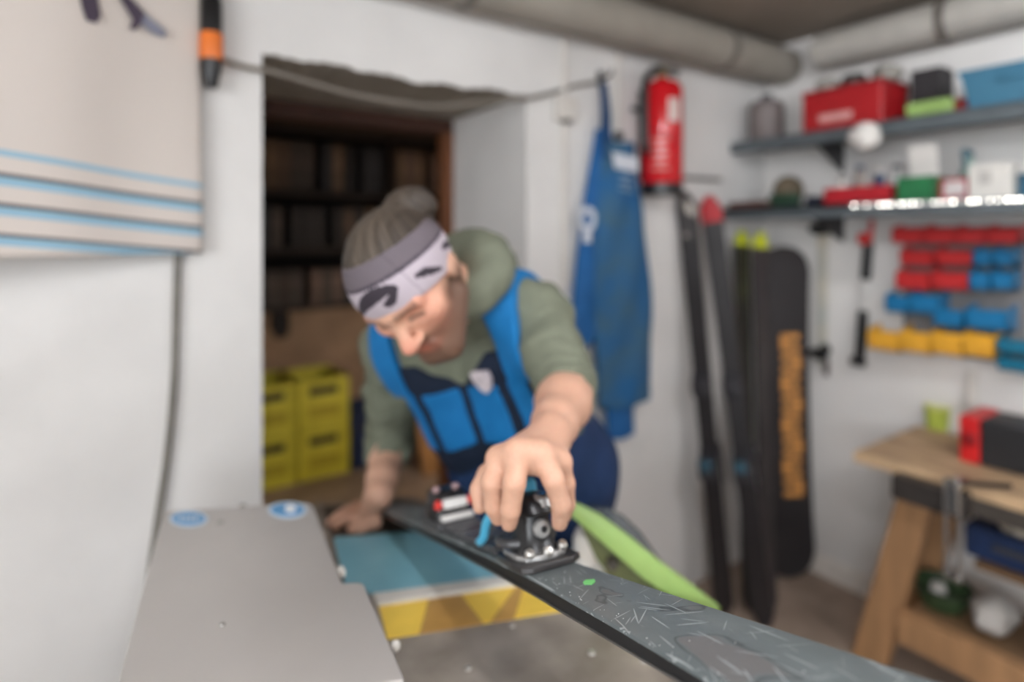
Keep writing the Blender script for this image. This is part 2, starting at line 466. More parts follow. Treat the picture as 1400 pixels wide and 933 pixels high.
for (a, b), k in (((258, 710), 0), ((393, 698), 1)):
    def ell(rx, ry, dx=0, dy=0, n=28): return zpoly([(a + dx + rx * math.cos(2 * math.pi * i / n), b + dy + ry * math.sin(2 * math.pi * i / n)) for i in range(n)], CZ + 0.0002)
    m = MB(); m.prism(ell(27, 11.5), (0, 0, 0.0006)); s = make('sticker', m, st_w, mroot)
    m = MB(); m.prism([p + Vector((0, 0, 0.0006)) for p in ell(22.5, 8.5)], (0, 0, 0.0006)); make('sticker_print', m, st_b, s)
    if k:
        m = MB(); m.prism([p + Vector((0, 0, 0.0014)) for p in ell(8, 6, 4, -1)], (0, 0, 0.0006)); make('sticker_symbol', m, mat('symbol_white', (232, 236, 240), rough=0.4, var=0.02), s)
    else:
        for dx in (-11, -4, 3, 10):
            m = MB(); m.prism([p + Vector((0, 0, 0.0014)) for p in ell(2.6, 3.4, dx, 0.5, 10)], (0, 0, 0.0006)); make('sticker_symbol', m, st_w, s)
for a, b in ((301, 715), (332, 692), (304, 855)):
    p = Pz(a, b, CZ); m = MB(); m.lathe([(0.0075 if b < 800 else 0.004, 0.0), (0.0055 if b < 800 else 0.003, 0.0025)], p, (0, 0, 1), 14); make('bolt', m, mat('bolt_grey', (150, 147, 142), rough=0.35, metal=0.6), mroot, True)
# tinted splash guard with a lime rim, on the right of the table
GD = 1.13
gmid = [(783, 697), (815, 718), (850, 746), (890, 780), (930, 808), (980, 842)]
half = [9, 13, 15, 16, 15, 11]
def gp(x, y, dd=0.0): return C(x, y, GD + dd)
upp = []; low = []
for (x, y), h in zip(gmid, half):
    upp.append((x + 0.55 * h, y - 0.83 * h)); low.append((x - 0.55 * h, y + 0.83 * h))
m = MB(); m.prism([gp(*p) for p in upp] + [gp(*p) for p in reversed(low)], -TOCAM * 0.012, 0.002)
lime = mat('lime_plastic', (150, 180, 104), rough=0.35, var=0.06, subs=0.1)
g = make('splash_guard', m, lime, mroot, True); g['label'] = 'lime green rim of the splash guard'
m = MB()
arc = [(786, 694), (806, 690), (830, 694), (852, 705), (876, 728), (900, 762), (922, 788), (944, 808)]
inn = [(786, 694), (802, 704), (822, 716), (842, 730), (866, 750), (892, 772), (916, 790), (940, 808)]
rows = []
for i in range(len(arc)):
    r = []
    for k in range(5):
        t = k / 4
        r.append(gp(inn[i][0] + (arc[i][0] - inn[i][0]) * t, inn[i][1] + (arc[i][1] - inn[i][1]) * t, 0.015 + 0.05 * t * t))
    rows.append(r)
vs = [p for r in rows for p in r]; fs = []
for i in range(len(arc) - 1):
    for k in range(4):
        a = i * 5 + k; fs.append((a, a + 1, a + 6, a + 5))
m.add(vs, fs)
sh = make('shield', m, mat('tinted_shield', (96, 106, 110), rough=0.15, var=0.03, alpha=0.6), g, True, angle=80); sh['label'] = 'smoky transparent shield'
md = sh.modifiers.new('thickness', 'SOLIDIFY'); md.thickness = 0.003
m = MB(); m.prism([gp(x, y, 0.02) for x, y in ((786, 704), (812, 722), (850, 752), (890, 786), (930, 815), (930, 845), (842, 800), (815, 765))], -TOCAM * 0.01); make('guard_panel', m, mat('olive_panel', (86, 92, 58), rough=0.5, var=0.1), g)
m = MB(); m.lathe([(0.012, 0), (0.013, 0.008), (0.009, 0.018)], gp(836, 768, 0.02), TOCAM, 16); make('knob', m, mat('knob_dark', (66, 62, 56), rough=0.4), g, True)
m = MB()
pb = Pz(806, 770, TZ + 0.0005); m.lathe([(0.030, 0.0), (0.034, 0.01), (0.034, 0.05), (0.028, 0.066), (0.012, 0.072), (0.0, 0.073)], pb, (0, 0, 1), 24)
make('nozzle_cap', m, mat('cap_white', (216, 212, 206), rough=0.4, var=0.03), mroot, True)['label'] = 'white rounded nozzle cap'

# ------------------------------------------------------------------ the ski on the machine
SD = W(-0.424, 0.279, 0.861) - W(0, 0, 0)          # from toe to tail
SD.normalize()
YS = -SD                                           # towards the shovel
XS = (W(0.897, 0, 0.442) - W(0, 0, 0)).normalized()
XS = (XS - YS * XS.dot(YS)).normalized()
ZS = XS.cross(YS).normalized()
if ZS.z < 0: ZS = -ZS
S0 = W(0.0335, 0.4414, 0.80)
MS = Matrix(((XS.x, YS.x, ZS.x, S0.x), (XS.y, YS.y, ZS.y, S0.y), (XS.z, YS.z, ZS.z, S0.z), (0, 0, 0, 1)))
if MS.to_3x3().determinant() < 0:
    pass
def half_w(s):
    k = [(-0.80, 0.012), (-0.785, 0.034), (-0.74, 0.047), (-0.6, 0.0475), (-0.3, 0.0385), (-0.08, 0.0345), (0.05, 0.0355), (0.25, 0.0455), (0.4, 0.0545), (0.6, 0.0615), (0.72, 0.0605), (0.80, 0.052), (0.85, 0.036), (0.872, 0.012)]
    for (a, b), (c, d_) in zip(k, k[1:]):
        if a <= s <= c:
            t = (s - a) / (c - a)
            return b + (d_ - b) * t
    return k[0][1] if s < k[0][0] else k[-1][1]
def rise(s): return 0.35 * max(0, s - 0.62) ** 1.7 + 0.02 * max(0, -s - 0.72) ** 1.2
def thick(s): return 0.006 + 0.009 * math.exp(-(s / 0.42) ** 2)
ss = [-0.80, -0.795, -0.785, -0.76, -0.74] + [-0.7 + 0.04 * i for i in range(36)] + [0.72, 0.75, 0.78, 0.80, 0.82, 0.84, 0.855, 0.865, 0.872]
sroot = thing('ski', 'scratched slate grey ski held on the tuning machine, black and blue binding', 'ski', S0 + SD * 0.8)
def loft(fn):
    mb = MB(); mb.rings([[MS @ Vector(p) for p in fn(s, half_w(s), rise(s), thick(s))] for s in ss]); return mb
top_m = bpy.data.materials.new('ski_topsheet'); top_m.use_nodes = True
nt = top_m.node_tree; b = nt.nodes['Principled BSDF']; b.inputs['Roughness'].default_value = 0.42
tc = nt.nodes.new('ShaderNodeTexCoord')
def noise(scale, stretch, rot=0.0, detail=4, dist=0.0):
    mp = nt.nodes.new('ShaderNodeMapping'); mp.vector_type = 'TEXTURE'; mp.inputs['Scale'].default_value = tuple(1 / q for q in stretch); mp.inputs['Rotation'].default_value = (0, 0, rot)
    nt.links.new(tc.outputs['Object'], mp.inputs['Vector'])
    n = nt.nodes.new('ShaderNodeTexNoise'); n.inputs['Scale'].default_value = scale; n.inputs['Detail'].default_value = detail; n.inputs['Distortion'].default_value = dist
    nt.links.new(mp.outputs['Vector'], n.inputs['Vector']); return n.outputs['Fac']
def ramp(fac, stops):
    r = nt.nodes.new('ShaderNodeValToRGB'); e = r.color_ramp.elements
    for i, (p, c) in enumerate(stops):
        if i < 2: e[i].position = p; e[i].color = c
        else:
            x = e.new(p); x.color = c
    nt.links.new(fac, r.inputs['Fac']); return r.outputs['Color']
def mix(fac, a, bb):
    x = nt.nodes.new('ShaderNodeMix'); x.data_type = 'RGBA'
    nt.links.new(fac, x.inputs['Factor'])
    for k, v in (('A', a), ('B', bb)):
        s = [i for i in x.inputs if i.name == k and i.type == 'RGBA'][0]
        if isinstance(v, tuple): s.default_value = v
        else: nt.links.new(v, s)
    return [o for o in x.outputs if o.type == 'RGBA'][0]
BW = lambda a, b_: [(a, (0, 0, 0, 1)), (b_, (1, 1, 1, 1))]
base_c = ramp(noise(9, (1, 1, 1)), [(0.3, srgb(84, 92, 93)), (0.7, srgb(104, 111, 112))])
worn = ramp(noise(7, (1, .45, 1), 0, 3, 1.1), BW(0.555, 0.57))
edge_l = ramp(noise(7, (1, .45, 1), 0, 3, 1.1), [(0.540, (0, 0, 0, 1)), (0.548, (1, 1, 1, 1)), (0.558, (0, 0, 0, 1))])
col = mix(worn, base_c, srgb(100, 99, 98))
col = mix(edge_l, col, srgb(58, 62, 64))
for rot, sc, th in ((0.5, 300, .775), (0.9, 280, .78), (-0.45, 320, .785), (0.2, 340, .77), (1.3, 290, .785), (-1.0, 300, .785), (0.05, 260, .77)):
    col = mix(ramp(noise(sc, (1, 0.05, 1), rot, 0), BW(th, th + 0.02)), col, srgb(146, 152, 152))
nt.links.new(col, b.inputs['Base Color'])
bp = nt.nodes.new('ShaderNodeBump'); bp.inputs['Strength'].default_value = 0.15; bp.inputs['Distance'].default_value = 0.002
nt.links.new(noise(160, (1, 0.3, 1), 0.4), bp.inputs['Height']); nt.links.new(bp.outputs['Normal'], b.inputs['Normal'])
# the topsheet object carries the ski's own axes so that the wear runs along it
def make_local(name, mb, mm, parent, M, smooth=True):
    o = make(name, mb, mm, parent, smooth)
    inv = M.inverted()
    org = ORG[parent.name]
    for v in o.data.vertices:
        v.co = inv @ (v.co + org)
    o.matrix_parent_inverse = Matrix.Identity(4)
    base = Matrix.Translation(-org) @ M
    o.matrix_basis = base
    return o
t0 = loft(lambda s, w, r, t: [(-w + 0.0035, s, r), (-w + 0.001, s, r - 0.0015), (-w, s, r - 0.004), (-w, s, r - 0.0045), (w, s, r - 0.0045), (w, s, r - 0.004), (w - 0.001, s, r - 0.0015), (w - 0.0035, s, r)])
make_local('topsheet', t0, top_m, sroot, MS)['label'] = 'slate grey scratched topsheet'
t1 = loft(lambda s, w, r, t: [(-w + 0.0012, s, r - 0.0045), (-w + 0.0012, s, r - 0.0045 - t), (w - 0.0012, s, r - 0.0045 - t), (w - 0.0012, s, r - 0.0045)])
make_local('sidewall', t1, mat('ski_sidewall', (26, 27, 29), rough=0.4), sroot, MS)
t2 = loft(lambda s, w, r, t: [(-w - 0.0004, s, r - 0.0045 - t), (-w - 0.0004, s, r - 0.0065 - t), (w + 0.0004, s, r - 0.0065 - t), (w + 0.0004, s, r - 0.0045 - t)])
make_local('steel_edge', t2, mat('ski_edge_steel', (150, 148, 146), rough=0.3, metal=0.9), sroot, MS)
t3 = loft(lambda s, w, r, t: [(-w + 0.002, s, r - 0.0066 - t), (-w + 0.002, s, r - 0.0076 - t), (w - 0.002, s, r - 0.0076 - t), (w - 0.002, s, r - 0.0066 - t)])
make_local('base', t3, mat('ski_base', (22, 22, 24), rough=0.35), sroot, MS)
# small green chip printed on the topsheet and flakes of wax
def on_ski(a, b, h=0.0):
    r = (a - 700.0) / F_PX; dn = (b - HOR) / F_PX
    dv = W(r, dn, 1.0) - W(0, 0, 0); o = Vector((0, 0, CAM_Z))
    t = (S0 + ZS * h - o).dot(ZS) / dv.dot(ZS)
    return o + dv * t
m = MB(); m.prism([on_ski(*p) for p in ((797, 797), (801, 794), (813, 793), (814, 796), (809, 800), (799, 800))], ZS * 0.0008)
make('printed_mark', m, mat('mark_green', (120, 205, 120), rough=0.4, var=0.04), sroot)['label'] = 'small bright green printed mark'
flake = mat('wax_flake', (206, 208, 206), rough=0.7, var=0.05)
for i in range(30):
    s = random.uniform(0.06, 0.44); w = half_w(s)
    x = (-w + 0.004 + abs(random.gauss(0, 0.006))) if i < 24 else random.uniform(-w + .006, w - .004)
    p = MS @ Vector((min(x, w - .004), s, 0.0))
    a = random.uniform(0, 3.1); l = random.uniform(0.0004, 0.0011); e = XS * math.cos(a) + YS * math.sin(a); f = ZS.cross(e)
    m = MB(); m.prism([p - e * l, p + f * l * .5, p + e * l, p - f * l * .5], ZS * 0.0005)
    make('wax_flake', m, flake, sroot)

# binding
blk = mat('binding_black', (24, 24, 26), rough=0.32, var=0.1)
dgr = mat('binding_dark_grey', (66, 66, 68), rough=0.4, var=0.08)
lgr = mat('binding_silver', (168, 167, 165), rough=0.32, metal=0.5, var=0.06)
blu = mat('binding_blue', (84, 178, 214), rough=0.35, var=0.05)
def sec(mb, outline, z0, z1, bev=0.002):
    """outline in ski (x, y) raised from z0 to z1"""
    return mb.prism([MS @ Vector((x, y, z0)) for x, y in outline], (ZS * (z1 - z0)), bev)
toe = MB(); sec(toe, [(-0.043, 0.010), (-0.036, -0.055), (0.036, -0.055), (0.046, 0.012), (0.045, 0.040), (0.030, 0.050), (-0.030, 0.050), (-0.043, 0.040)], 0.0005, 0.009, 0.002)
toe_o = make('toe_piece', toe, mat('binding_plate', (48, 46, 46), rough=0.35, var=0.08), sroot); toe_o['label'] = 'black toe piece with silver dial and blue top'
m = MB(); sec(m, [(-0.031, -0.04), (0.031, -0.04), (0.035, 0.010), (0.030, 0.030), (0.012, 0.038), (-0.012, 0.038), (-0.030, 0.030), (-0.035, 0.010)], 0.009, 0.016, 0.002); make('pivot_plate', m, lgr, toe_o)
# housing: lofted, wider at the base, undercut below the visor
m = MB()
def rr(cx, cy, w, l, z, n=20, e=3.2):
    out = []
    if cy > -.1 and z > .016: z = .016 + (z - .016) * 1.22
    for i in range(n):
        a = 2 * math.pi * i / n; c, s_ = math.cos(a), math.sin(a)
        out.append(MS @ Vector((cx + w * math.copysign(abs(c) ** (2 / e), c), cy + l * math.copysign(abs(s_) ** (2 / e), s_), z)))
    return out
m.rings([rr(0, -0.004, 0.030, 0.034, 0.016), rr(0, -0.005, 0.0255, 0.031, 0.022), rr(0, -0.006, 0.0225, 0.029, 0.034), rr(0, -0.006, 0.0215, 0.028, 0.050), rr(0, -0.006, 0.0215, 0.028, 0.053)])
make('housing', m, blk, toe_o, True, angle=50)
m = MB(); m.rings([rr(0, -0.002, 0.0225, 0.034, 0.053), rr(0, 0.000, 0.0245, 0.037, 0.057), rr(0, -0.002, 0.0235, 0.034, 0.066), rr(0, -0.008, 0.018, 0.024, 0.073), rr(0, -0.012, 0.010, 0.012, 0.075)])
make('visor', m, blk, toe_o, True, angle=50)
m = MB(); m.rings([rr(0.009, 0.020, 0.014, 0.017, 0.061, 16, 2.4), rr(0.009, 0.018, 0.0135, 0.016, 0.069, 16, 2.4), rr(0.009, 0.014, 0.010, 0.011, 0.073, 16, 2.4)])
make('visor_cap', m, lgr, toe_o, True)
m = MB(); m.rings([rr(0.010, 0.021, 0.0065, 0.008, 0.0695, 12, 2.2), rr(0.010, 0.020, 0.006, 0.007, 0.0735, 12, 2.2)]); make('scale_window', m, mat('window_black', (10, 10, 12), rough=0.1), toe_o, True)
m = MB(); m.rings([rr(0.006, -0.014, 0.0125, 0.012, 0.066, 14, 2.4), rr(0.006, -0.014, 0.0125, 0.012, 0.082, 14, 2.4), rr(0.006, -0.014, 0.010, 0.009, 0.087, 14, 2.4)]); make('lever', m, blu, toe_o, True)['label'] = 'light blue lever'
m = MB(); m.lathe([(0.0118, 0.0), (0.0118, 0.006), (0.0098, 0.009), (0.006, 0.0095)], MS @ Vector((0.001, 0.021, 0.044)), YS, 24); make('dial', m, lgr, toe_o, True)
m = MB(); m.lathe([(0.0042, 0.0), (0.0042, 0.003), (0.002, 0.0032)], MS @ Vector((0.001, 0.0298, 0.044)), YS, 12); make('dial_socket', m, blk, toe_o, True)
for x, y, ax in ((-0.024, 0.030, YS * 0.6 + ZS), (0.001, 0.033, YS + ZS * 0.4), (0.026, 0.028, YS * 0.6 + ZS)):
    m = MB(); m.lathe([(0.0068, 0), (0.0068, 0.005), (0.0045, 0.008), (0.002, 0.0085)], MS @ Vector((x, y, 0.017)), ax, 16); make('screw', m, bolt_m, toe_o, True)
for sx in (-1, 1):
    m = MB(); m.tube(spline([MS @ Vector(p) for p in ((sx * 0.020, 0.0, 0.026), (sx * 0.034, -0.012, 0.027), (sx * 0.038, -0.030, 0.028), (sx * 0.033, -0.045, 0.029))], 5), [0.0065] * 15 + [0.005], 10); make('wing', m, dgr, toe_o, True)
# rail between toe and heel, segmented
for i in range(8):
    y = -0.075 - i * 0.030
    m = MB(); sec(m, [(-0.030, y), (0.030, y), (0.030, y - 0.027), (-0.030, y - 0.027)], 0.0005, 0.010 if i % 2 else 0.012, 0.002); make('rail_segment', m, dgr, sroot)
for x in (-0.031, 0.031):
    m = MB(); m.tube(spline([MS @ Vector(p) for p in ((x, -0.125, 0.012), (x * 1.0, -0.108, 0.020), (x * 1.0, -0.090, 0.042), (x * 0.9, -0.078, 0.054))], 5), 0.0065, 8); make('brake_arm', m, blu, sroot, True)
# heel piece
hl = MB(); sec(hl, [(-0.038, -0.30), (0.038, -0.30), (0.038, -0.41), (-0.038, -0.41)], 0.0005, 0.014, 0.003)
heel = make('heel_piece', hl, dgr, sroot); heel['label'] = 'black heel piece with white block and red corners'
m = MB(); m.rings([rr(0, -0.355, 0.037, 0.040, 0.014), rr(0, -0.357, 0.036, 0.038, 0.036), rr(0, -0.360, 0.034, 0.034, 0.055), rr(0, -0.365, 0.026, 0.026, 0.064)]); make('housing', m, blk, heel, True, angle=50)
m = MB(); m.box((0, -0.312, 0.042), (0.046, 0.016, 0.016), 0.004, MS); make('heel_cup', m, mat('binding_white', (216, 214, 210), rough=0.4, var=0.03), heel, True)
m = MB(); m.box((0, -0.306, 0.020), (0.060, 0.018, 0.009), 0.003, MS); make('heel_step', m, mat('binding_white', (216, 214, 210)), heel, True)
for x in (-0.031, 0.031):
    m = MB(); m.sphere((x, -0.314, 0.042), 0.0085, (0.9, 1, 1), MS); make('corner_cap', m, mat('binding_red', (214, 52, 44), rough=0.35), heel, True)
for x in (-0.026, 0.012):
    m = MB(); m.sphere((x, -0.335, 0.066), 0.0075, (1, 1, 0.8), MS); make('rivet', m, mat('rivet_pink', (190, 160, 160), rough=0.3, metal=0.4), heel, True)

# ------------------------------------------------------------------ implicit surfaces for the person
class Sdf:
    """smooth union of round cones and ellipsoids; subtractions last"""
    def __init__(self, k=0.02):
        self.p = []; self.k = k; self.s = []; self.post = None
    def cone(self, a, b, ra, rb=None, k=None):
        a = np.array(a, float); b = np.array(b, float); rb = ra if rb is None else rb
        self.p.append(('c', a, b, ra, rb, self.k if k is None else k, (a + b) / 2, np.linalg.norm(b - a) / 2 + max(ra, rb))); return self
    def chain(self, pts, rs, k=None):
        for i in range(len(pts) - 1): self.cone(pts[i], pts[i + 1], rs[i], rs[i + 1], k)
        return self
    def ell(self, c, R, r, k=None, sub=False):
        c = np.array(c, float); R = np.array(R, float); r = np.array(r, float)
        q = ('e', c, R, r, None, self.k if k is None else k, c, float(r.max()))
        (self.s if sub else self.p).append(q); return self
    @staticmethod
    def one(q, X):
        if q[0] == 'c':
            _, a, b, ra, rb = q[:5]
            ba = b - a; pa = X - a
            h = np.clip(pa @ ba / (ba @ ba + 1e-12), 0, 1)
            return np.linalg.norm(pa - h[:, None] * ba, axis=1) - (ra + (rb - ra) * h)
        _, c, R, r = q[:4]
        l = (X - c) @ R.T
        k0 = np.linalg.norm(l / r, axis=1); k1 = np.linalg.norm(l / (r * r), axis=1) + 1e-9
        return k0 * (k0 - 1.0) / k1
    def __call__(self, X, near=None):
        d = np.full(len(X), 1.0)
        ce = X.mean(0); rad = np.linalg.norm(X - ce, axis=1).max() if len(X) else 0
        for q in self.p:
            if np.linalg.norm(q[6] - ce) - q[7] > rad + 0.12: continue
            e = self.one(q, X); k = q[5]
            if k > 0:
                h = np.maximum(k - np.abs(d - e), 0) / k
                d = np.minimum(d, e) - h * h * k * 0.25
            else: d = np.minimum(d, e)
        for q in self.s:
            if np.linalg.norm(q[6] - ce) - q[7] > rad + 0.12: continue
            e = -self.one(q, X); k = q[5]
            h = np.maximum(k - np.abs(d - e), 0) / k
            d = np.maximum(d, e) + h * h * k * 0.25
        return d
def net(fn, lo, hi, h, B=16):
    """surface net of fn = 0 on a sparse grid; returns vertices and quads"""
    lo = np.array(lo, float); n = np.maximum(1, np.ceil((np.array(hi) - lo) / (h * B)).astype(int))
    g = np.stack(np.meshgrid(*[np.arange(B + 1)] * 3, indexing='ij'), -1).reshape(-1, 3)
    dims = n * B + 2
    gi = lambda ijk: (ijk[..., 0] * dims[1] + ijk[..., 1]) * dims[2] + ijk[..., 2]
    V = []; ID = []; E = []
    half = B * h * 0.5; diag = half * 1.75
    for bx in range(n[0]):
        for by in range(n[1]):
            cs = lo + (np.stack([np.full(n[2], bx), np.full(n[2], by), np.arange(n[2])], 1) + 0.5) * B * h
            for bz in range(n[2]):
                dc = fn(cs[bz:bz + 1])[0]
                if abs(dc) > diag * 1.25 + 0.02: continue
                o = np.array([bx, by, bz]) * B
                f = fn(lo + (g + o) * h).reshape(B + 1, B + 1, B + 1)
                ins = f < 0
                if ins.all() or not ins.any(): continue
                c8 = [ins[i:B + i, j:B + j, k:B + k] for i in (0, 1) for j in (0, 1) for k in (0, 1)]
                s = sum(c.astype(int) for c in c8)
                act = np.argwhere((s > 0) & (s < 8))
                acc = np.zeros((len(act), 3)); cnt = np.zeros(len(act))
                I, J, K = act.T
                for ax in range(3):
                    for a in (0, 1):
                        for b_ in (0, 1):
                            st = [0, 0, 0]; oth = [q for q in range(3) if q != ax]
                            st[oth[0]] = a; st[oth[1]] = b_
                            en = list(st); en[ax] = 1
                            f0 = f[I + st[0], J + st[1], K + st[2]]; f1 = f[I + en[0], J + en[1], K + en[2]]
                            cr = (f0 < 0) != (f1 < 0)
                            t = np.where(cr, f0 / np.where(cr, f0 - f1, 1), 0)
                            p = np.zeros((len(act), 3)) + st; p[:, ax] += t
                            acc += np.where(cr[:, None], p, 0); cnt += cr
                V.append(lo + (act + o + acc / cnt[:, None]) * h); ID.append(gi(act + o))
                for ax in range(3):
                    sl0 = [slice(0, B)] * 3; sl1 = [slice(0, B)] * 3; sl1[ax] = slice(1, B + 1)
                    a0, a1 = ins[tuple(sl0)], ins[tuple(sl1)]
                    w = np.argwhere(a0 != a1)
                    if len(w): E.append(np.hstack([w + o, np.full((len(w), 1), ax), a0[tuple(w.T)][:, None].astype(int)]))
    V = np.concatenate(V); ID = np.concatenate(ID); E = np.concatenate(E)
    order = np.argsort(ID); IS = ID[order]
    quads = []
    for ax in range(3):
        e = E[E[:, 3] == ax]; oth = [(ax + 1) % 3, (ax + 2) % 3]
        cells = []
        for a, b_ in ((0, 0), (-1, 0), (-1, -1), (0, -1)):
            c = e[:, :3].copy(); c[:, oth[0]] += a; c[:, oth[1]] += b_; cells.append(gi(c))
        Q = np.stack(cells, 1); pos = np.searchsorted(IS, Q); pos = np.clip(pos, 0, len(IS) - 1)
        ok = (IS[pos] == Q).all(1); q = order[pos][ok]; fl = e[ok, 4] == 1
        q[~fl] = q[~fl][:, ::-1]
        quads.append(q)
    return V, np.concatenate(quads)
def sdf_obj(name, fn, lo, hi, h, m, parent, smooth_it=1, colour=None):
    V, Q = net(fn, lo, hi, h)
    for _ in range(smooth_it):                      # light Laplacian pass
        acc = np.zeros_like(V); cnt = np.zeros(len(V))
        for a, b_ in ((0, 1), (1, 2), (2, 3), (3, 0)):
            np.add.at(acc, Q[:, a], V[Q[:, b_]]); np.add.at(cnt, Q[:, a], 1)
        V = V * 0.5 + 0.5 * acc / np.maximum(cnt, 1)[:, None]
    org = np.array(ORG[parent.name])
    me = bpy.data.meshes.new(name)
    me.from_pydata((V - org).tolist(), [], Q.tolist()); me.update()
    me.polygons.foreach_set('use_smooth', [True] * len(me.polygons))
    me.materials.append(m)
    if colour is not None:
        ca = me.color_attributes.new('tint', 'FLOAT_COLOR', 'POINT')
        c4 = np.ones((len(V), 4)); c4[:, :3] = colour(V)
        ca.data.foreach_set('color', c4.astype(np.float32).ravel())
    o = bpy.data.objects.new(name, me); COL.objects.link(o); o.parent = parent; ORG[o.name] = Vector(org)
    return o
A = lambda v: np.array(tuple(v), float)

# joints, in the place
SHL, ELL_, WRL = A(C(736, 434, 1.25)), A(C(776, 536, 1.09)), A(C(752, 596, 0.885))
SHR, ELR, WRR = A(C(540, 472, 1.42)), A(C(533, 600, 1.55)), A(C(518, 676, 1.37))
PEL = A(C(730, 640, 1.47)); NB = A(C(642, 408, 1.27)); HEAD = A(C(562, 384, 1.05))
MIDS = (SHL + SHR) / 2
lat = (SHL - SHR); lat /= np.linalg.norm(lat)
spine = MIDS - PEL; SPL = np.linalg.norm(spine); spine /= SPL
lat_t = lat - spine * (lat @ spine); lat_t /= np.linalg.norm(lat_t)
front = np.cross(lat_t, spine)
if front @ A(TOCAM) < 0: front = -front
HIPL, HIPR = PEL + A(RIGHT) * 0.085, PEL - A(RIGHT) * 0.085
def tor(s, l, f): return PEL + spine * (SPL * s) + lat_t * l + front * f
# head frame
Lh = A(RIGHT * 0.84 + UP * 0.34 + TOCAM * 0.42); Lh /= np.linalg.norm(Lh)
Fh = A(RIGHT * -0.14 + UP * -0.70 + TOCAM * 0.60); Fh -= Lh * (Fh @ Lh); Fh /= np.linalg.norm(Fh)
Uh = np.cross(Fh, Lh) * -1.0
if Uh[2] < 0: Uh = -Uh
RH = np.stack([Lh, Fh, Uh])
HS = 1.06
def hd(x, y, z): return HEAD + (Lh * x + Fh * y + Uh * z) * HS
def head_local(X): return ((X - HEAD) @ RH.T) / HS

person = thing('person', 'man in olive hoodie, blue bib overalls and patterned headband leaning over the ski', 'person', (PEL[0], PEL[1], 0.0))
body = Sdf(0.02)
E_ = lambda c, r, k=0.02, sub=False: body.ell(c, RH, np.array(r) * HS, k, sub)
E_(hd(0, -0.008, 0.032), (0.077, 0.098, 0.088))
E_(hd(0, 0.032, -0.036), (0.058, 0.060, 0.082), 0.03)
body.cone(hd(-0.014, 0.074, -0.102), hd(0.014, 0.074, -0.102), 0.021, 0.021, 0.03)
for s in (-1, 1):
    body.cone(hd(s * 0.052, 0.000, -0.062), hd(s * 0.020, 0.070, -0.098), 0.019, 0.019, 0.03)
    E_(hd(s * 0.045, 0.060, -0.014), (0.022, 0.022, 0.018), 0.025)
    body.cone(hd(s * 0.010, 0.091, 0.026), hd(s * 0.046, 0.076, 0.024), 0.010, 0.009, 0.02)
    E_(hd(s * 0.076, -0.010, -0.006), (0.008, 0.022, 0.030), 0.008)
    E_(hd(s * 0.032, 0.098, 0.006), (0.017, 0.017, 0.011), 0.012, True)
    E_(hd(s * 0.031, 0.077, 0.004), (0.0135, 0.0135, 0.0125), 0.004)
    body.cone(hd(s * 0.0, 0.109, -0.032), hd(s * 0.013, 0.099, -0.034), 0.008, 0.0075, 0.008)
body.cone(hd(0, 0.088, 0.016), hd(0, 0.116, -0.027), 0.0085, 0.0130, 0.012)
body.cone(hd(-0.019, 0.089, -0.060), hd(0.019, 0.089, -0.060), 0.0075, 0.0075, 0.006)
body.cone(hd(-0.016, 0.087, -0.071), hd(0.016, 0.087, -0.071), 0.0085, 0.0085, 0.006)
body.cone(hd(0, -0.030, -0.050), NB, 0.056, 0.062, 0.03)
# torso and legs (under the clothes)
body.cone(tor(.05, -.07, 0), tor(.8, -.09, 0), 0.095, 0.10, 0.05).cone(tor(.05, .07, 0), tor(.8, .09, 0), 0.095, 0.10, 0.05)
body.cone(NB, SHL, 0.055, 0.056, 0.04).cone(NB, SHR, 0.055, 0.056, 0.04)
FTL = np.array([HIPL[0] + 0.03, HIPL[1] + 0.02, 0.09]); FTR = np.array([HIPR[0] - 0.05, HIPR[1] + 0.03, 0.09])
KNL = (HIPL + FTL) / 2 + A(TOCAM) * 0.0; KNR = (HIPR + FTR) / 2
for hp, kn, ft in ((HIPL, KNL, FTL), (HIPR, KNR, FTR)):
    body.chain([hp, kn, ft], [0.085, 0.056, 0.042], 0.03)
    body.cone(ft - np.array([0, 0, 0.03]), ft + A(TOCAM) * 0.15 - np.array([0, 0, 0.05]), 0.036, 0.030, 0.03)
# arms
def mid(a, b_, t): return a + (b_ - a) * t
body.chain([SHL, mid(SHL, ELL_, .5), ELL_], [0.056, 0.052, 0.046], 0.03)
body.chain([ELL_, mid(ELL_, WRL, .3), mid(ELL_, WRL, .75), WRL], [0.045, 0.046, 0.034, 0.030], 0.02)
body.chain([SHR, mid(SHR, ELR, .5), ELR], [0.056, 0.052, 0.046], 0.03)
body.chain([ELR, mid(ELR, WRR, .3), mid(ELR, WRR, .75), WRR], [0.044, 0.045, 0.034, 0.029], 0.02)
def finger(pts, rs, k=0.006): body.chain([A(C(*p)) for p in pts], rs, k)
# hand on the binding: four knuckles, thumb on the near side of the palm
kI, kM, kR, kP = A(C(682, 628, 0.800)), A(C(708, 620, 0.785)), A(C(740, 622, 0.788)), A(C(766, 632, 0.805))
for kk, r in ((kI, .0165), (kM, .0170), (kR, .0165), (kP, .0145)):
    body.cone(WRL, kk, 0.022, r, 0.018)
body.cone(kI, kM, .0150, .0155, .012).cone(kM, kR, .0155, .015, .012).cone(kR, kP, .015, .014, .012)
body.cone(A(C(690, 640, .795)), A(C(706, 640, .785)), .0130, .0130, .008).cone(A(C(714, 636, .787)), A(C(752, 640, .788)), .0120, .0130, .008)
finger([(682, 628, .800), (673, 660, .783), (675, 692, .788), (681, 708, .795)], [.0160, .0146, .0128, .0108], .004)
finger([(708, 620, .785), (703, 660, .762), (698, 697, .766), (696, 715, .774)], [.0165, .0150, .0132, .0112], .004)
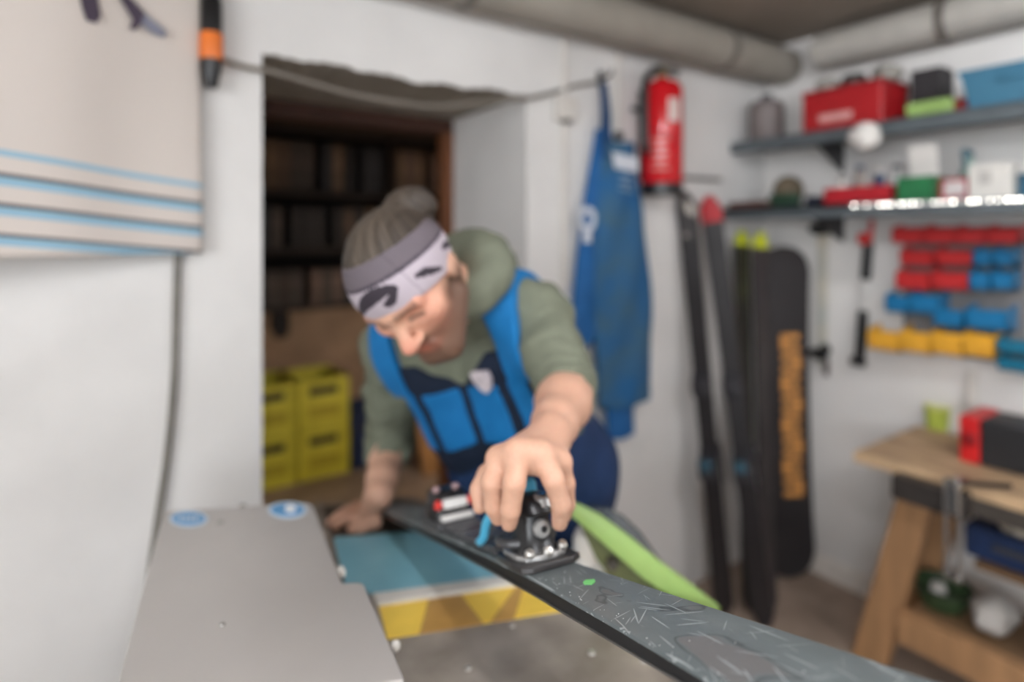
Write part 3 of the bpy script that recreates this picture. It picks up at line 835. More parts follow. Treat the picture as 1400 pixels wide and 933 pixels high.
finger([(740, 622, .788), (757, 656, .768), (767, 690, .772), (765, 715, .782)], [.0165, .0146, .0128, .0108], .004)
finger([(766, 632, .805), (774, 662, .805), (776, 690, .812), (772, 706, .818)], [.0140, .0120, .0105, .0090], .004)
finger([(700, 640, .850), (668, 650, .835), (656, 670, .825), (656, 693, .815)], [.0170, .0145, .0122, .0100], 0.01)
# hand resting on the table
finger_t = lambda pts, rs: body.chain(pts, rs, 0.006)
hR = [A(Pz(a, b_, TZ + 0.022)) for a, b_ in ((487, 697), (490, 703), (497, 708), (507, 710))]
dirR = A(C(460, 700, 1.37)) - A(C(500, 700, 1.37)); dirR[2] = 0; dirR /= np.linalg.norm(dirR)
hR = []; base_h = A(Pz(500, 706, TZ + 0.020)); side = A(TOCAM)
for i, off in enumerate((-0.032, -0.011, 0.010, 0.030)):
    kk = base_h + side * off + dirR * (0.010 if i in (1, 2) else 0.0)
    body.cone(WRR, kk, 0.022, 0.0125, 0.018)
    L = (0.058, 0.070, 0.074, 0.064)[i]
    finger_t([kk, kk + dirR * L * .5 + np.array([0, 0, .010]), kk + dirR * L * .85 - np.array([0, 0, .004]), kk + dirR * L * 1.0 - np.array([0, 0, .011])], [.0118, .0105, .0095, .0082])
body.cone(base_h - side * .03, base_h + side * .03, .013, .013, .012)
th = base_h + side * 0.034 - dirR * 0.03
finger_t([mid(WRR, base_h, .5), th + np.array([0, 0, .002]), th + dirR * .030 + side * .012 - np.array([0, 0, .006]), th + dirR * .052 + side * .012 - np.array([0, 0, .009])], [.018, .0140, .0115, .0095])

SKIN = np.array(srgb(204, 160, 136)[:3]); RED = np.array(srgb(205, 128, 108)[:3]); STUB_SHADE = np.array(srgb(96, 72, 58)[:3])  # stubble colour, with the shade on the jaw painted into it
def skin_col(X):
    l = head_local(X); c = np.tile(SKIN, (len(X), 1))
    near = np.linalg.norm(l, axis=1) < 0.2
    sm = lambda e0, e1, x: np.clip((x - e0) / (e1 - e0), 0, 1) ** 2 * (3 - 2 * np.clip((x - e0) / (e1 - e0), 0, 1))
    st = sm(-0.028, -0.050, l[:, 2]) * sm(-0.02, 0.02, l[:, 1]) * near
    st = np.maximum(st, near * sm(.045, .056, np.abs(l[:, 0])) * sm(0.005, -.03, l[:, 2]) * sm(0.06, 0.03, l[:, 1]))
    lips = near * np.exp(-((l[:, 2] + .065) / .011) ** 2 - (l[:, 0] / .02) ** 2) * (l[:, 1] > .07)
    nose = near * np.exp(-np.sum((l - np.array([0, .122, -.028])) ** 2, 1) / .022 ** 2)
    chk = near * np.exp(-np.sum((np.abs(l) * [1, 1, 1] - np.array([.045, .07, .018])) ** 2, 1) / .03 ** 2) * .5
    hands = np.exp(-np.sum((X - (kM + kI) / 2) ** 2, 1) / .07 ** 2) * 0.0
    c = c + (STUB_SHADE - c) * (st * .95)[:, None]
    r = np.clip(lips * .8 + nose * .65 + chk + hands, 0, 1)
    c = c + (RED - c) * r[:, None]
    brow = near * np.exp(-((l[:, 2] - .026) / .006) ** 2) * (np.abs(l[:, 0]) > .012) * (np.abs(l[:, 0]) < .05) * (l[:, 1] > .06)
    eye = near * np.exp(-((l[:, 2] - .0) / .0035) ** 2) * (np.abs(np.abs(l[:, 0]) - .031) < .014) * (l[:, 1] > .07)
    c = c * (1 - .6 * brow)[:, None] * (1 - .75 * eye)[:, None]
    return c
allp = np.array([q[6] for q in body.p]); rad = np.array([q[7] for q in body.p])[:, None]
blo, bhi = (allp - rad).min(0) - .02, (allp + rad).max(0) + .02
sdf_obj('body', body, blo, bhi, 0.0033, attr_mat('skin', 0.5, 0.12, 0.10, 220, 0.05), person, 1, skin_col)

# clothes
def wrinkle(X, amp, fr=38.0):
    a = np.sin(X @ np.array([.9, .3, .5]) * fr + 2.2 * np.sin(X @ np.array([-.4, .8, .6]) * fr * .45))
    b_ = np.sin(X @ np.array([-.3, .6, 1.1]) * fr * 1.4 + 1.7 * np.sin(X @ np.array([.8, .2, -.5]) * fr * .6))
    return amp * (a * .6 + b_ * .4)
torso = Sdf(0.05)
torso.cone(tor(.0, -.075, 0), tor(.45, -.075, 0), 0.118, 0.112).cone(tor(.0, .075, 0), tor(.45, .075, 0), 0.118, 0.112)
torso.cone(tor(.45, -.075, 0), tor(.84, -.095, -.01), 0.112, 0.112).cone(tor(.45, .075, 0), tor(.84, .095, -.01), 0.112, 0.112)
torso.cone(NB, SHL, 0.070, 0.070).cone(NB, SHR, 0.070, 0.070)
hood = Sdf(0.035); hood.p += torso.p
hood.chain([SHL, mid(SHL, ELL_, .5), mid(SHL, ELL_, .92), mid(ELL_, WRL, .06)], [0.070, 0.062, 0.053, 0.052], 0.03)
hood.chain([SHR, mid(SHR, ELR, .5), ELR, mid(ELR, WRR, .28)], [0.072, 0.066, 0.060, 0.056], 0.04)
# hood folded down round the neck
back = -front
ring = []
for i in range(13):
    a = -2.5 + 5.0 * i / 12
    ring.append(NB + (HEAD - NB) * .22 + lat_t * math.sin(a) * 0.088 + back * math.cos(a) * 0.085 + spine * (0.028 + 0.020 * math.cos(a)))
hood.chain(ring, [0.034 + 0.018 * math.sin(math.pi * i / 12) for i in range(13)], 0.02)
hood.chain([NB + back * .08 + spine * .05 - lat_t * .02, NB + back * .14 + spine * .00, tor(.86, 0, -.15)], [.05, .052, .05], .04)
core = Sdf(.03); core.chain([SHL, mid(SHL, ELL_, .5), ELL_], [0.056, 0.052, 0.046]); core.chain([SHR, mid(SHR, ELR, .5), ELR, mid(ELR, WRR, .2)], [0.056, 0.052, 0.046, .045])
def hood_f(X):
    w = wrinkle(X, 0.0046) + wrinkle(X, .0022, 85)
    for a_, b_ in ((SHL, ELL_), (SHR, ELR)):
        ax_ = b_ - a_; t = (X - a_) @ ax_ / (ax_ @ ax_); r_ = np.linalg.norm(X - a_ - t[:, None] * ax_, axis=1)
        on = np.clip((t - .15) * 4, 0, 1) * (t < 1.25) * (r_ < .13)
        w = w + on * .016 * (1 - np.abs(np.sin(.5 * (t * 34 + 2.6 * np.sin(X @ np.array([21., 34., 17.])) + 1.2 * np.sin(X @ np.array([-50., 22., 40.])))))) ** 3
    return np.minimum(hood(X) + w, core(X) - .0065)
olive = mat('hoodie_cotton', (112, 116, 100), rough=0.9, var=0.07, scale=30, bump=0.25, bscale=400, spec=0.2)
pts = np.array([q[6] for q in hood.p]); rd = np.array([q[7] for q in hood.p])[:, None]
hlo, hhi = (pts - rd).min(0) - .03, (pts + rd).max(0) + .03
sdf_obj('hoodie', hood_f, hlo, hhi, 0.0052, olive, person, 1)
# drawstring ends / zip placket
def rel(X):
    q = X - PEL
    return q @ spine / SPL, q @ lat_t, q @ front
shell = Sdf(0.05); shell.p += torso.p
shell.chain([SHL, mid(SHL, ELL_, .35)], [0.072, 0.066], 0.04); shell.chain([SHR, mid(SHR, ELR, .35)], [0.072, 0.066], 0.04)
legs = Sdf(0.06)
for hp, kn, ft in ((HIPL, KNL, FTL), (HIPR, KNR, FTR)):
    legs.chain([hp + np.array([0, 0, .02]), kn, ft - np.array([0, 0, 0.01])], [0.112, 0.090, 0.078], 0.05)
legs.cone(tor(-.02, -.07, 0), tor(.40, -.07, 0), 0.128, 0.124).cone(tor(-.02, .07, 0), tor(.40, .07, 0), 0.128, 0.124)
def trousers(X):
    s, l, f = rel(X)
    return np.maximum(legs(X) + wrinkle(X, .003, 26), (s - .46) * SPL)
def bib_under(X):
    s, l, f = rel(X)
    top = np.where(f > 0, .98 - 2.0 * np.maximum(0, .09 - np.abs(l)), .6)
    d = shell(X) - .008 + wrinkle(X, .0015)
    return np.maximum(np.maximum(d, (s - top) * SPL * .7), np.maximum((.2 - s) * SPL, np.maximum(np.abs(l) - .165, -(f + .02))))
def bib_panel(sign):
    def fn(X):
        s, l, f = rel(X); l = l * sign
        d = shell(X) - .0125 + wrinkle(X, .0015)
        return np.maximum.reduce([d, .010 - l, l - .155, .012 - np.abs(l - .108), (.50 - .25 * l - s) * SPL, (s - .80 - .3 * l) * SPL * .8, -(f - .02)])
    return fn
def strap(sign, off):
    def fn(X):
        s, l, f = rel(X)
        c = (X - PEL) @ lat_t * sign
        d = shell(X) - .0155
        return np.maximum.reduce([d, np.abs(c - off) - .031, (.80 - s) * SPL])
    return fn
navy = mat('overall_navy', (30, 50, 84), rough=0.8, var=0.10, scale=20, bump=0.2, bscale=300, spec=0.25)
navy_d = mat('overall_dark_navy', (24, 34, 52), rough=0.8, var=0.08, scale=20, bump=0.2, bscale=300, spec=0.25)
sky = mat('overall_blue', (16, 108, 168), rough=0.75, var=0.06, scale=20, bump=0.2, bscale=300, spec=0.3)
tl = np.array([q[6] for q in shell.p + legs.p]); tr = np.array([q[7] for q in shell.p + legs.p])[:, None]
clo, chi = (tl - tr).min(0) - .03, (tl + tr).max(0) + .03
clo[2] = 0.06
sdf_obj('trousers', trousers, clo, chi, 0.007, navy, person, 2)
ulo = np.array([clo[0], clo[1], 0.85])
sdf_obj('bib', bib_under, ulo, chi, 0.005, navy_d, person, 1)['label'] = 'dark navy bib'
sdf_obj('bib_panel', bib_panel(1), ulo, chi, 0.005, sky, person, 1)['label'] = 'bright blue chest panel'
sdf_obj('bib_panel', bib_panel(-1), ulo, chi, 0.005, sky, person, 1)
sdf_obj('strap', strap(1, .160), ulo, chi, 0.005, sky, person, 1)['label'] = 'bright blue shoulder strap'
sdf_obj('strap', strap(-1, .160), ulo, chi, 0.005, sky, person, 1)
# badge on the bib
def cast(fn, o, d, t0=0.0, t1=2.5):
    o = np.array(o); d = np.array(d); d = d / np.linalg.norm(d); t = t0
    for _ in range(200):
        v = fn((o + d * t)[None])[0]
        if v < 2e-4: break
        t += min(max(v * .6, 2e-4), .03)
    return o + d * t
eye_ = np.array([0, 0, CAM_Z])
bc = cast(lambda X: shell(X) - .0125, eye_, A(C(661, 520, 1.0)) - eye_, .9)
bn = np.array([shell((bc + d_)[None])[0] - shell((bc - d_)[None])[0] for d_ in np.eye(3) * .004]); bn /= np.linalg.norm(bn)
e1 = lat_t - bn * (lat_t @ bn); e1 /= np.linalg.norm(e1); e2 = np.cross(bn, e1)
m = MB(); m.prism([Vector(bc + e1 * x + e2 * y - bn * .003) for x, y in ((-.022, .022), (.022, .022), (.024, .004), (.014, -.020), (0, -.030), (-.014, -.020), (-.024, .004))], Vector(bn * .011), 0.002)
make('badge', m, mat('badge_white', (196, 186, 190), rough=0.6, var=0.15, scale=60), person)['label'] = 'pale shield badge'
# boots
boot = mat('work_boot', (38, 34, 32), rough=0.6)
for ft in (FTL, FTR):
    sb = Sdf(.03); tcv = A(TOCAM)
    sb.cone(ft + np.array([0, 0, .03]), ft - np.array([0, 0, .035]), .058, .058); sb.cone(ft - np.array([0, 0, .035]), ft + tcv * .17 - np.array([0, 0, .042]), .056, .046)
    fb = lambda X, sb=sb: np.maximum(sb(X), .003 - X[:, 2])
    sdf_obj('boot', fb, ft - np.array([.3, .3, .12]), ft + np.array([.3, .3, .15]), .007, boot, person, 1)

# hair with a bun, headband with print
cr = Sdf(.02)
cr.ell(hd(0, -0.008, 0.032), RH, np.array((0.077, 0.098, 0.088)) * HS)
def hl(x, y, z): return hd(x, y, z)
hair = Sdf(.02); hair.ell(hd(0, -.012, .034), RH, np.array((.083, .102, .094)) * HS)
hair.ell(hd(.026, -.100, .066), RH, np.array((.048, .034, .038)) * HS, .010)
hair.cone(hd(.018, -.060, .085), hd(.024, -.090, .080), .02, .02, .02)
hair.cone(hd(.055, -.105, .075), hd(.066, -.100, .055), .014, .010, .015)
def hair_f(X):
    l = head_local(X)
    groove = .0007 * np.sin(np.arctan2(l[:, 0], l[:, 1] + .1) * 70 + 9 * np.sin(l[:, 2] * 40)) + .0012 * np.sin(l[:, 0] * 420 + l[:, 2] * 130)
    return np.maximum(hair(X) + groove, (.066 - (l[:, 2] - .42 * l[:, 1])) * HS)
HC1, HC2 = np.array(srgb(40, 33, 28)[:3]), np.array(srgb(88, 78, 68)[:3])
def hair_col(X):
    l = head_local(X); t = .5 + .5 * np.sin(np.arctan2(l[:, 0], l[:, 1] + .1) * 70 + 9 * np.sin(l[:, 2] * 40))
    az = np.arctan2(l[:, 0], l[:, 1] + .1)
    t = .5 + 0.15 * np.sin(az * 31 + 4 * np.sin(l[:, 2] * 23)) + .2 * np.sin(az * 83 + 7 * np.sin(l[:, 2] * 31 + 1)) + .25 * np.sin(l[:, 0] * 45 + 1.1)
    return HC1 + (HC2 - HC1) * np.clip(t, 0, 1)[:, None]
sdf_obj('hair', hair_f, HEAD - .22, HEAD + .22, .0034, attr_mat('hair', .55, 0, .2, 300, .12), person, 1, hair_col)['label'] = 'brown hair tied in a bun'
# band coordinate: height above a plane that rises to the back of the head
def bandc(l): return l[:, 2] - .42 * l[:, 1] - .032
def band_f(X):
    l = head_local(X)
    d = cr(X) - .0085
    return np.maximum(d, (np.abs(bandc(l) - .009) - .047) * HS * .9)
B1, B2, B3 = np.array(srgb(176, 166, 174)[:3]), np.array(srgb(52, 46, 54)[:3]), np.array(srgb(98, 90, 96)[:3])
def band_col(X):
    l = head_local(X); q = bandc(l); az = np.arctan2(l[:, 0], l[:, 1])        # azimuth from the forehead towards the left ear
    c = np.tile(B1, (len(X), 1))
    c[q > .022] = B3
    c[(q > .018) & (q < .024)] = B2 * 1.4
    def stroke(a0, a1, q0, q1, bow, w):
        t = np.clip((az - a0) / (a1 - a0), -.05, 1.05); ok = (az > min(a0, a1)) & (az < max(a0, a1))
        return ok & (np.abs(q - (q0 + (q1 - q0) * t + bow * 4 * t * (1 - t))) < w * (.35 + .65 * np.sin(np.pi * np.clip(t, 0, 1))))
    for s in (stroke(-.62, .52, -.028, .002, .015, .013), stroke(.52, .14, .002, -.018, -.005, .009), stroke(.85, 1.35, -.004, -.024, .004, .009),
              stroke(-1.3, -.7, .004, -.012, .006, .007), stroke(1.7, 2.3, .0, -.014, .004, .007), stroke(-2.4, -1.6, -.012, .002, .006, .007)):
        c[s] = B2
    seam = np.abs(az - .75) < .02
    c[seam] *= .8
    return c
sdf_obj('headband', band_f, HEAD - .2, HEAD + .2, .0026, attr_mat('headband', .8, 0, .1, 500, .05), person, 1, band_col)['label'] = 'lilac grey headband with dark brush print'

# ------------------------------------------------------------------ cellar behind the door
ycr = mat('crate_yellow', (212, 204, 66), rough=0.5, var=0.08)
def crate(name, loc, mm, label, group, w=0.32, h=0.315, dp=0.40):
    t = thing(name, label, 'crate', loc, group)
    x, y, z = loc
    m = MB()
    m.box((x, y + dp / 2, z + 0.012), (w, dp, 0.02), 0.004)
    m.box((x - w / 2 + 0.006, y + dp / 2, z + h / 2), (0.012, dp, h - 0.004), 0.003)
    m.box((x + w / 2 - 0.006, y + dp / 2, z + h / 2), (0.012, dp, h - 0.004), 0.003)
    m.box((x, y + dp - 0.006, z + h / 2), (w, 0.012, h - 0.004), 0.003)
    # front with the hand hole: four pieces round the opening
    hz0, hz1, hw = z + h * 0.68, z + h * 0.83, w * 0.30
    m.box((x, y + 0.006, (z + hz0) / 2), (w - 0.002, 0.012, hz0 - z - 0.004), 0.003)
    m.box((x, y + 0.006, (hz1 + z + h) / 2), (w - 0.002, 0.012, z + h - hz1 - 0.004), 0.003)
    for s in (-1, 1):
        m.box((x + s * (w / 2 + hw) / 2, y + 0.006, (hz0 + hz1) / 2), (w / 2 - hw, 0.012, hz1 - hz0 + 0.006), 0.002)
    make('shell', m, mm, t)
    m = MB()
    for s in (-1, 1):
        m.box((x + s * (w / 2 - 0.012), y - 0.004, z + h / 2), (0.022, 0.01, h - 0.006), 0.003)
    m.box((x, y - 0.004, z + h - 0.014), (w - 0.004, 0.010, 0.022), 0.003)
    m.box((x, y - 0.004, z + 0.014), (w - 0.004, 0.010, 0.022), 0.003)
    make('rim', m, mm, t)
    m = MB(); m.box((x, y + 0.02, (hz0 + hz1) / 2 - 0.004), (w * 0.56, 0.012, 0.05), 0.003); make('bottle_row', m, mat('crate_inside', (40, 34, 28), rough=0.6), t)  # dark slab just behind the hand hole
    m = MB(); m.box((x, y - 0.0005, z + h * 0.34), (w * 0.62, 0.003, h * 0.22), 0.001); make('emboss', m, mat('crate_emboss' + mm.name, tuple(int(c * .86) for c in ((206, 190, 52) if mm is ycr else (24, 44, 84))), rough=0.5), t)
    return t
CR = 3.80
spot = {(0, 0): 'lower left', (1, 0): 'x'}
c0 = crate('beer_crate', (0.80, CR, 0), ycr, 'yellow bottle crate on the cellar floor, in the stack away from the blue crate', 'yellow crates in the cellar')
for (x, z, lb) in ((1.13, 0, 'yellow bottle crate on the cellar floor right beside the blue crate'),
                   (0.80, 0.316, 'yellow bottle crate on top of the stack away from the blue crate'),
                   (1.13, 0.316, 'yellow bottle crate on top of the stack beside the blue crate')):
    dup(c0, (x, CR, z), None, lb)
crate('bottle_crate', (1.47, CR, 0), mat('crate_blue', (24, 44, 84), rough=0.5, var=0.1), 'dark blue bottle crate on the cellar floor beside the yellow crates', 'blue crate in the cellar', h=0.36)
# tall shelf unit with binders
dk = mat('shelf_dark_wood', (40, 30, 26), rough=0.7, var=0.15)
SX0, SX1, SY0, SY1 = 0.2, 2.2, 3.90, 4.34
t = thing('cellar_shelf', 'dark wooden wall shelf full of binders in the cellar', 'shelf', ((SX0 + SX1) / 2, SY1, 1.05))
for z in (1.07, 1.45, 1.81, 2.22):
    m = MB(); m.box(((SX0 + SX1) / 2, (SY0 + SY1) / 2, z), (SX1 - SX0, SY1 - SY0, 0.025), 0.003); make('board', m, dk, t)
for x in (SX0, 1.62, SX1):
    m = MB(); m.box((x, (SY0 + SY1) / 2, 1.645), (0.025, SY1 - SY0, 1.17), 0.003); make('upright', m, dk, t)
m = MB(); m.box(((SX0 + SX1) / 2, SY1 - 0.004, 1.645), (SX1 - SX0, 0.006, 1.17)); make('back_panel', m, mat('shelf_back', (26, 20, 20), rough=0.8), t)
bcols = [(84, 68, 58), (52, 42, 38), (104, 84, 68), (36, 33, 35), (66, 58, 55), (42, 42, 47), (96, 78, 70)]
tmpl = {}
rnd = random.Random(3)
shelf_names = {1.07: 'lowest', 1.45: 'middle', 1.81: 'top'}
for zi, z in enumerate((1.07, 1.45, 1.81)):
    x = SX0 + 0.05
    while x < SX1 - 0.1:
        if abs(x + .04 - 1.62) < .065: x = 1.69
        ci = rnd.randrange(7); hgt = (0.235, 0.26, 0.325)[zi]
        key = (ci, zi)
        if key not in tmpl:
            root = thing('binder', 'worn %s binder standing on the %s board of the cellar shelf' % (('tan', 'dark brown', 'light tan', 'charcoal', 'grey brown', 'slate', 'pinkish tan')[ci], shelf_names[z]), 'binder', (x + .035, SY0 + .06, z + .0128), 'binders on the cellar shelf')
            m = MB(); m.box((x + .035, SY0 + .06 + .13, z + .0128 + hgt / 2), (.068, .26, hgt), .004); make('cover', m, mat('binder%d' % ci, bcols[ci], rough=.7, var=.2), root)
            m = MB(); m.box((x + .035, SY0 + .0585, z + .0128 + hgt * .62), (.045, .003, hgt * .32), .0005); make('spine_label', m, mat('binder_lab%d' % ci, tuple(min(255, int(c * 1.25)) for c in bcols[ci]), rough=.7), root)
            tmpl[key] = root
        else:
            dup(tmpl[key], (x + .035, SY0 + .06 + rnd.uniform(-.012, .012), z + .0128))
        x += .074 + (rnd.random() < .15) * .05
# something dark hanging below the shelf, a broom handle and a plank leaning
m = MB(); p = Py(382, 412, 3.95)
m.prism([Vector((p.x + a, 3.92, 1.056 - b_)) for a, b_ in ((-.05, 0), (.05, 0), (.06, .08), (.045, .16), (-.02, .17), (-.06, .09))], (0, .05, 0), .008)
tag(make('cloth_bag', m, mat('bag_black', (30, 28, 30), rough=.9), None), 'black cloth bag hanging under the cellar shelf', 'bag')
m = MB(); m.prism([Vector((x, y, z)) for x, y, z in ((1.66, 3.45, 0.0), (1.86, 3.45, 0.0), (1.86, 3.75, .86), (1.66, 3.75, .86))], (0, .025, 0), .003)
tag(make('plank', m, mat('plank_tan', (160, 116, 66), rough=.6, var=.15, scale=5, stretch=(1, 1, 8)), None), 'tan wooden board leaning in the cellar behind the man', 'board')
# wall lamp added behind the door wall, unseen, to brighten the cellar
LX, LY, LZ = 1.75, REV, 0.95
t = thing('cellar_lamp', 'small wall lamp on the cellar side of the door wall', 'lamp', (LX, LY, LZ))
m = MB(); m.lathe([(.05, 0.001), (.05, .02), (.03, .03)], (LX, LY, LZ), (0, 1, 0), 20); make('socket', m, blk, t, True)
m = MB(); m.sphere((LX, LY + .075, LZ), .048); make('bulb', m, mat('bulb_glow', (255, 238, 216), emit=190.0, var=.005), t, True)

# ------------------------------------------------------------------ striped towel, torch on the left
TA, TBq = Vector((0.19, 1.700, 0)), Vector((-0.55, 1.463, 0))
tl_dir = (TBq - TA); TLEN = tl_dir.length; tl_dir.normalize(); tn = Vector((-tl_dir.y, tl_dir.x, 0)); tn = tn if tn.y < 0 else -tn
NX, NZ = 60, 50; Z0, Z1 = 1.501, 2.20
V_ = []; F_ = []
for j in range(NZ + 1):
    for i in range(NX + 1):
        u = i / NX; z = Z0 + (Z1 - Z0) * j / NZ
        wob = 0.006 * math.sin(u * 17 + 1.5) * (1 - .3 * j / NZ) + 0.004 * math.sin(u * 7 + z * 9)
        p = TA + tl_dir * (u * TLEN) + tn * (wob + .004)
        V_.append(Vector((p.x, p.y, z)))
for j in range(NZ):
    for i in range(NX):
        a = j * (NX + 1) + i; F_.append((a, a + 1, a + NX + 2, a + NX + 1))
t = thing('striped_towel', 'cream towel with blue and brown stripes hanging on the wall', 'towel', (TA.x, TA.y, Z0))
m = MB(); m.add(V_, F_)
tw = mat('towel_weave', (212, 203, 195), rough=.95, var=.03, scale=8, bump=.25, bscale=350)
nt = tw.node_tree; bs = nt.nodes['Principled BSDF']
tcn = nt.nodes.new('ShaderNodeTexCoord'); dp_ = nt.nodes.new('ShaderNodeVectorMath'); dp_.operation = 'DOT_PRODUCT'
nt.links.new(tcn.outputs['Object'], dp_.inputs[0])
dp_.inputs[1].default_value = (-tl_dir.x * .114, -tl_dir.y * .114, 1.0)      # the woven stripes run slightly askew to the hem
mr = nt.nodes.new('ShaderNodeMapRange'); mr.inputs['From Min'].default_value = -.02; mr.inputs['From Max'].default_value = .25
nt.links.new(dp_.outputs['Value'], mr.inputs['Value'])
rp = nt.nodes.new('ShaderNodeValToRGB'); rp.color_ramp.interpolation = 'CONSTANT'
cream, bl, br = srgb(212, 203, 195), srgb(146, 184, 204), srgb(98, 88, 86)
base0 = 1.671 - Z0
cuts_ = [(0, cream)]
for lo_z, hi_z, cc in ((-.190, -.172, bl), (-.172, -.164, br), (-.1285, -.1105, bl), (-.1105, -.1020, br), (-.067, -.049, bl), (-.049, -.0405, br), (-.007, .006, bl)):
    cuts_ += [((base0 + lo_z + .02) / .27, cc)] + ([((base0 + hi_z + .02) / .27, cream)] if cc is br or hi_z == .006 else [])
el = rp.color_ramp.elements
for k_, (p_, c_) in enumerate(cuts_):
    e_ = el[k_] if k_ < 2 else el.new(min(max(p_, 0), 1))
    e_.position = min(max(p_, 0), 1); e_.color = c_
nt.links.new(mr.outputs['Result'], rp.inputs['Fac'])
nt.links.new(rp.outputs['Color'], bs.inputs['Base Color'])
o = make('cloth', m, tw, t, True, angle=180)
md = o.modifiers.new('thickness', 'SOLIDIFY'); md.thickness = .004; md.offset = 0
prt = mat('towel_print', (72, 62, 76), rough=.95, var=.2); prt2 = mat('towel_print_grey', (132, 134, 150), rough=.95)
def towel_pt(px, py, off):
    r = (px - 700.) / F_PX; dv = W(r, (py - HOR) / F_PX, 1.) - W(0, 0, 0); o_ = Vector((0, 0, CAM_Z))
    pl = TA + tn * off
    return o_ + dv * ((pl - o_).dot(tn) / dv.dot(tn))
for poly, mm in (([(103, -30), (128, -30), (138, 22), (132, 32), (118, 28), (112, 10)], prt), ([(160, -8), (174, -8), (198, 18), (196, 30), (184, 42), (177, 38), (182, 28), (170, 8)], prt), ([(198, 18), (228, 44), (224, 52), (208, 46), (192, 32)], prt2), ([(60, -60), (75, -60), (82, -30), (70, -20)], prt)):
    m = MB(); m.prism([towel_pt(a, b_, .017) for a, b_ in poly], tn * .0012); make('printed_figure', m, mm, t)
tt = thing('towel_rail', 'wooden rail fixed to the wall above the striped towel', 'rail', (-.15, 1.47, 2.19))
m = MB(); m.tube([TA - tl_dir * .0 + tn * .004 + Vector((0, 0, 2.205)), TBq + tl_dir * .05 + tn * .004 + Vector((0, 0, 2.205))], .014, 12); make('rod', m, wood_frame, tt, True)
m = MB(); m.box((TBq.x, (TBq.y + BACK) / 2, 2.205), (.03, BACK - TBq.y, .03), .004); make('bracket', m, wood_frame, tt)
m = MB(); m.box((TA.x - .01, (TA.y + BACK) / 2 + .006, 2.205), (.03, BACK - TA.y - .012, .04), .004); make('bracket', m, wood_frame, tt)
# black torch-like hand lamp with an orange ring, hung on the cable
lp = Py(289, 120, BACK - .045); K = lp.z; k1 = BACK - .045
zpx = lambda py: Py(289, py, k1).z
t = thing('hand_lamp', 'black hand lamp with an orange ring hanging beside the towel', 'lamp', (lp.x, lp.y, K))
rb = 0.0255
m = MB(); m.lathe([(rb * .55, 0), (rb * .62, .004), (rb * .72, zpx(108) - K), (rb * .98, zpx(92) - K), (rb, zpx(82) - K)], lp, (0, 0, 1), 24); make('tip', m, blk, t, True)
m = MB(); m.lathe([(rb * 1.06, zpx(82) - K), (rb * 1.08, zpx(80) - K), (rb * 1.08, zpx(48) - K), (rb * 1.03, zpx(46) - K)], lp, (0, 0, 1), 24); make('ring', m, mat('lamp_orange', (236, 124, 48), rough=.4, var=.05), t, True)
m = MB(); m.lathe([(rb, zpx(46) - K), (rb, zpx(2) - K), (rb * .8, zpx(-3) - K), (rb * .8, zpx(-10) - K), (rb, zpx(-14) - K), (rb, zpx(-80) - K), (rb * .5, zpx(-90) - K)], lp, (0, 0, 1), 24); make('handle', m, blk, t, True)
m = MB(); m.box((lp.x, BACK - .012, zpx(20)), (.02, .02, .05), .003); make('wall_clip', m, dgr, t)

# ------------------------------------------------------------------ blue overalls on a hook
ov = mat('overalls_denim', (28, 92, 142), rough=.85, rgb2=(62, 98, 122), scale=7, lo=.38, hi=.66, bump=.2, bscale=200)
ov_b = mat('overalls_bright', (24, 92, 152), rough=.8, var=.08, bump=.2, bscale=200)
OV = BACK - .055
t = thing('work_overalls', 'blue bib overalls hanging from a wall hook beside the fire extinguisher', 'overalls', Py(850, 597, OV))
def cloth_ring(rows, v0, th, n=28, fold=.008, fr=5):
    out = []
    for k, (y, xl, xr) in enumerate(rows):
        a, b_ = Py(xl, y, v0), Py(xr, y, v0); c = (a + b_) / 2; hw = (b_ - a).length / 2
        r = []
        for i in range(n):
            q = 2 * math.pi * i / n
            w = math.cos(q); d_ = math.sin(q)
            f = fold * math.sin(w * fr + k * .35) * (1 if d_ < 0 else .2)
            r.append(Vector((c.x + w * hw, v0 + d_ * th * (abs(1 - w * w) ** .15) - (f if d_ < 0 else 0), c.z)))
        out.append(r)
    return out
def interp_rows(keys, step=8):
    out = []
    for (y0, a0, b0), (y1, a1, b1) in zip(keys, keys[1:]):
        n = max(1, int((y1 - y0) / step))
        for i in range(n):
            q = i / n; out.append((y0 + (y1 - y0) * q, a0 + (a1 - a0) * q, b0 + (b1 - b0) * q))
    return out + [keys[-1]]
m = MB(); m.rings(cloth_ring(interp_rows([(196, 833, 868), (205, 826, 868), (250, 818, 871), (300, 812, 879), (380, 812, 889), (450, 813, 890), (545, 817, 888), (553, 822, 886)]), OV, .034)); make('front_leg', m, ov, t, True, angle=70)
m = MB(); m.rings(cloth_ring(interp_rows([(178, 815, 830), (230, 806, 838), (290, 795, 836), (350, 788, 832), (400, 783, 828), (445, 779, 820), (472, 794, 806)]), OV + .024, .022, fold=.005)); make('side_panel', m, ov_b, t, True, angle=70)
m = MB(); m.rings(cloth_ring(interp_rows([(540, 828, 866), (597, 831, 866)]), OV + .012, .024, fold=.004)); make('rear_leg', m, ov_b, t, True, angle=70)
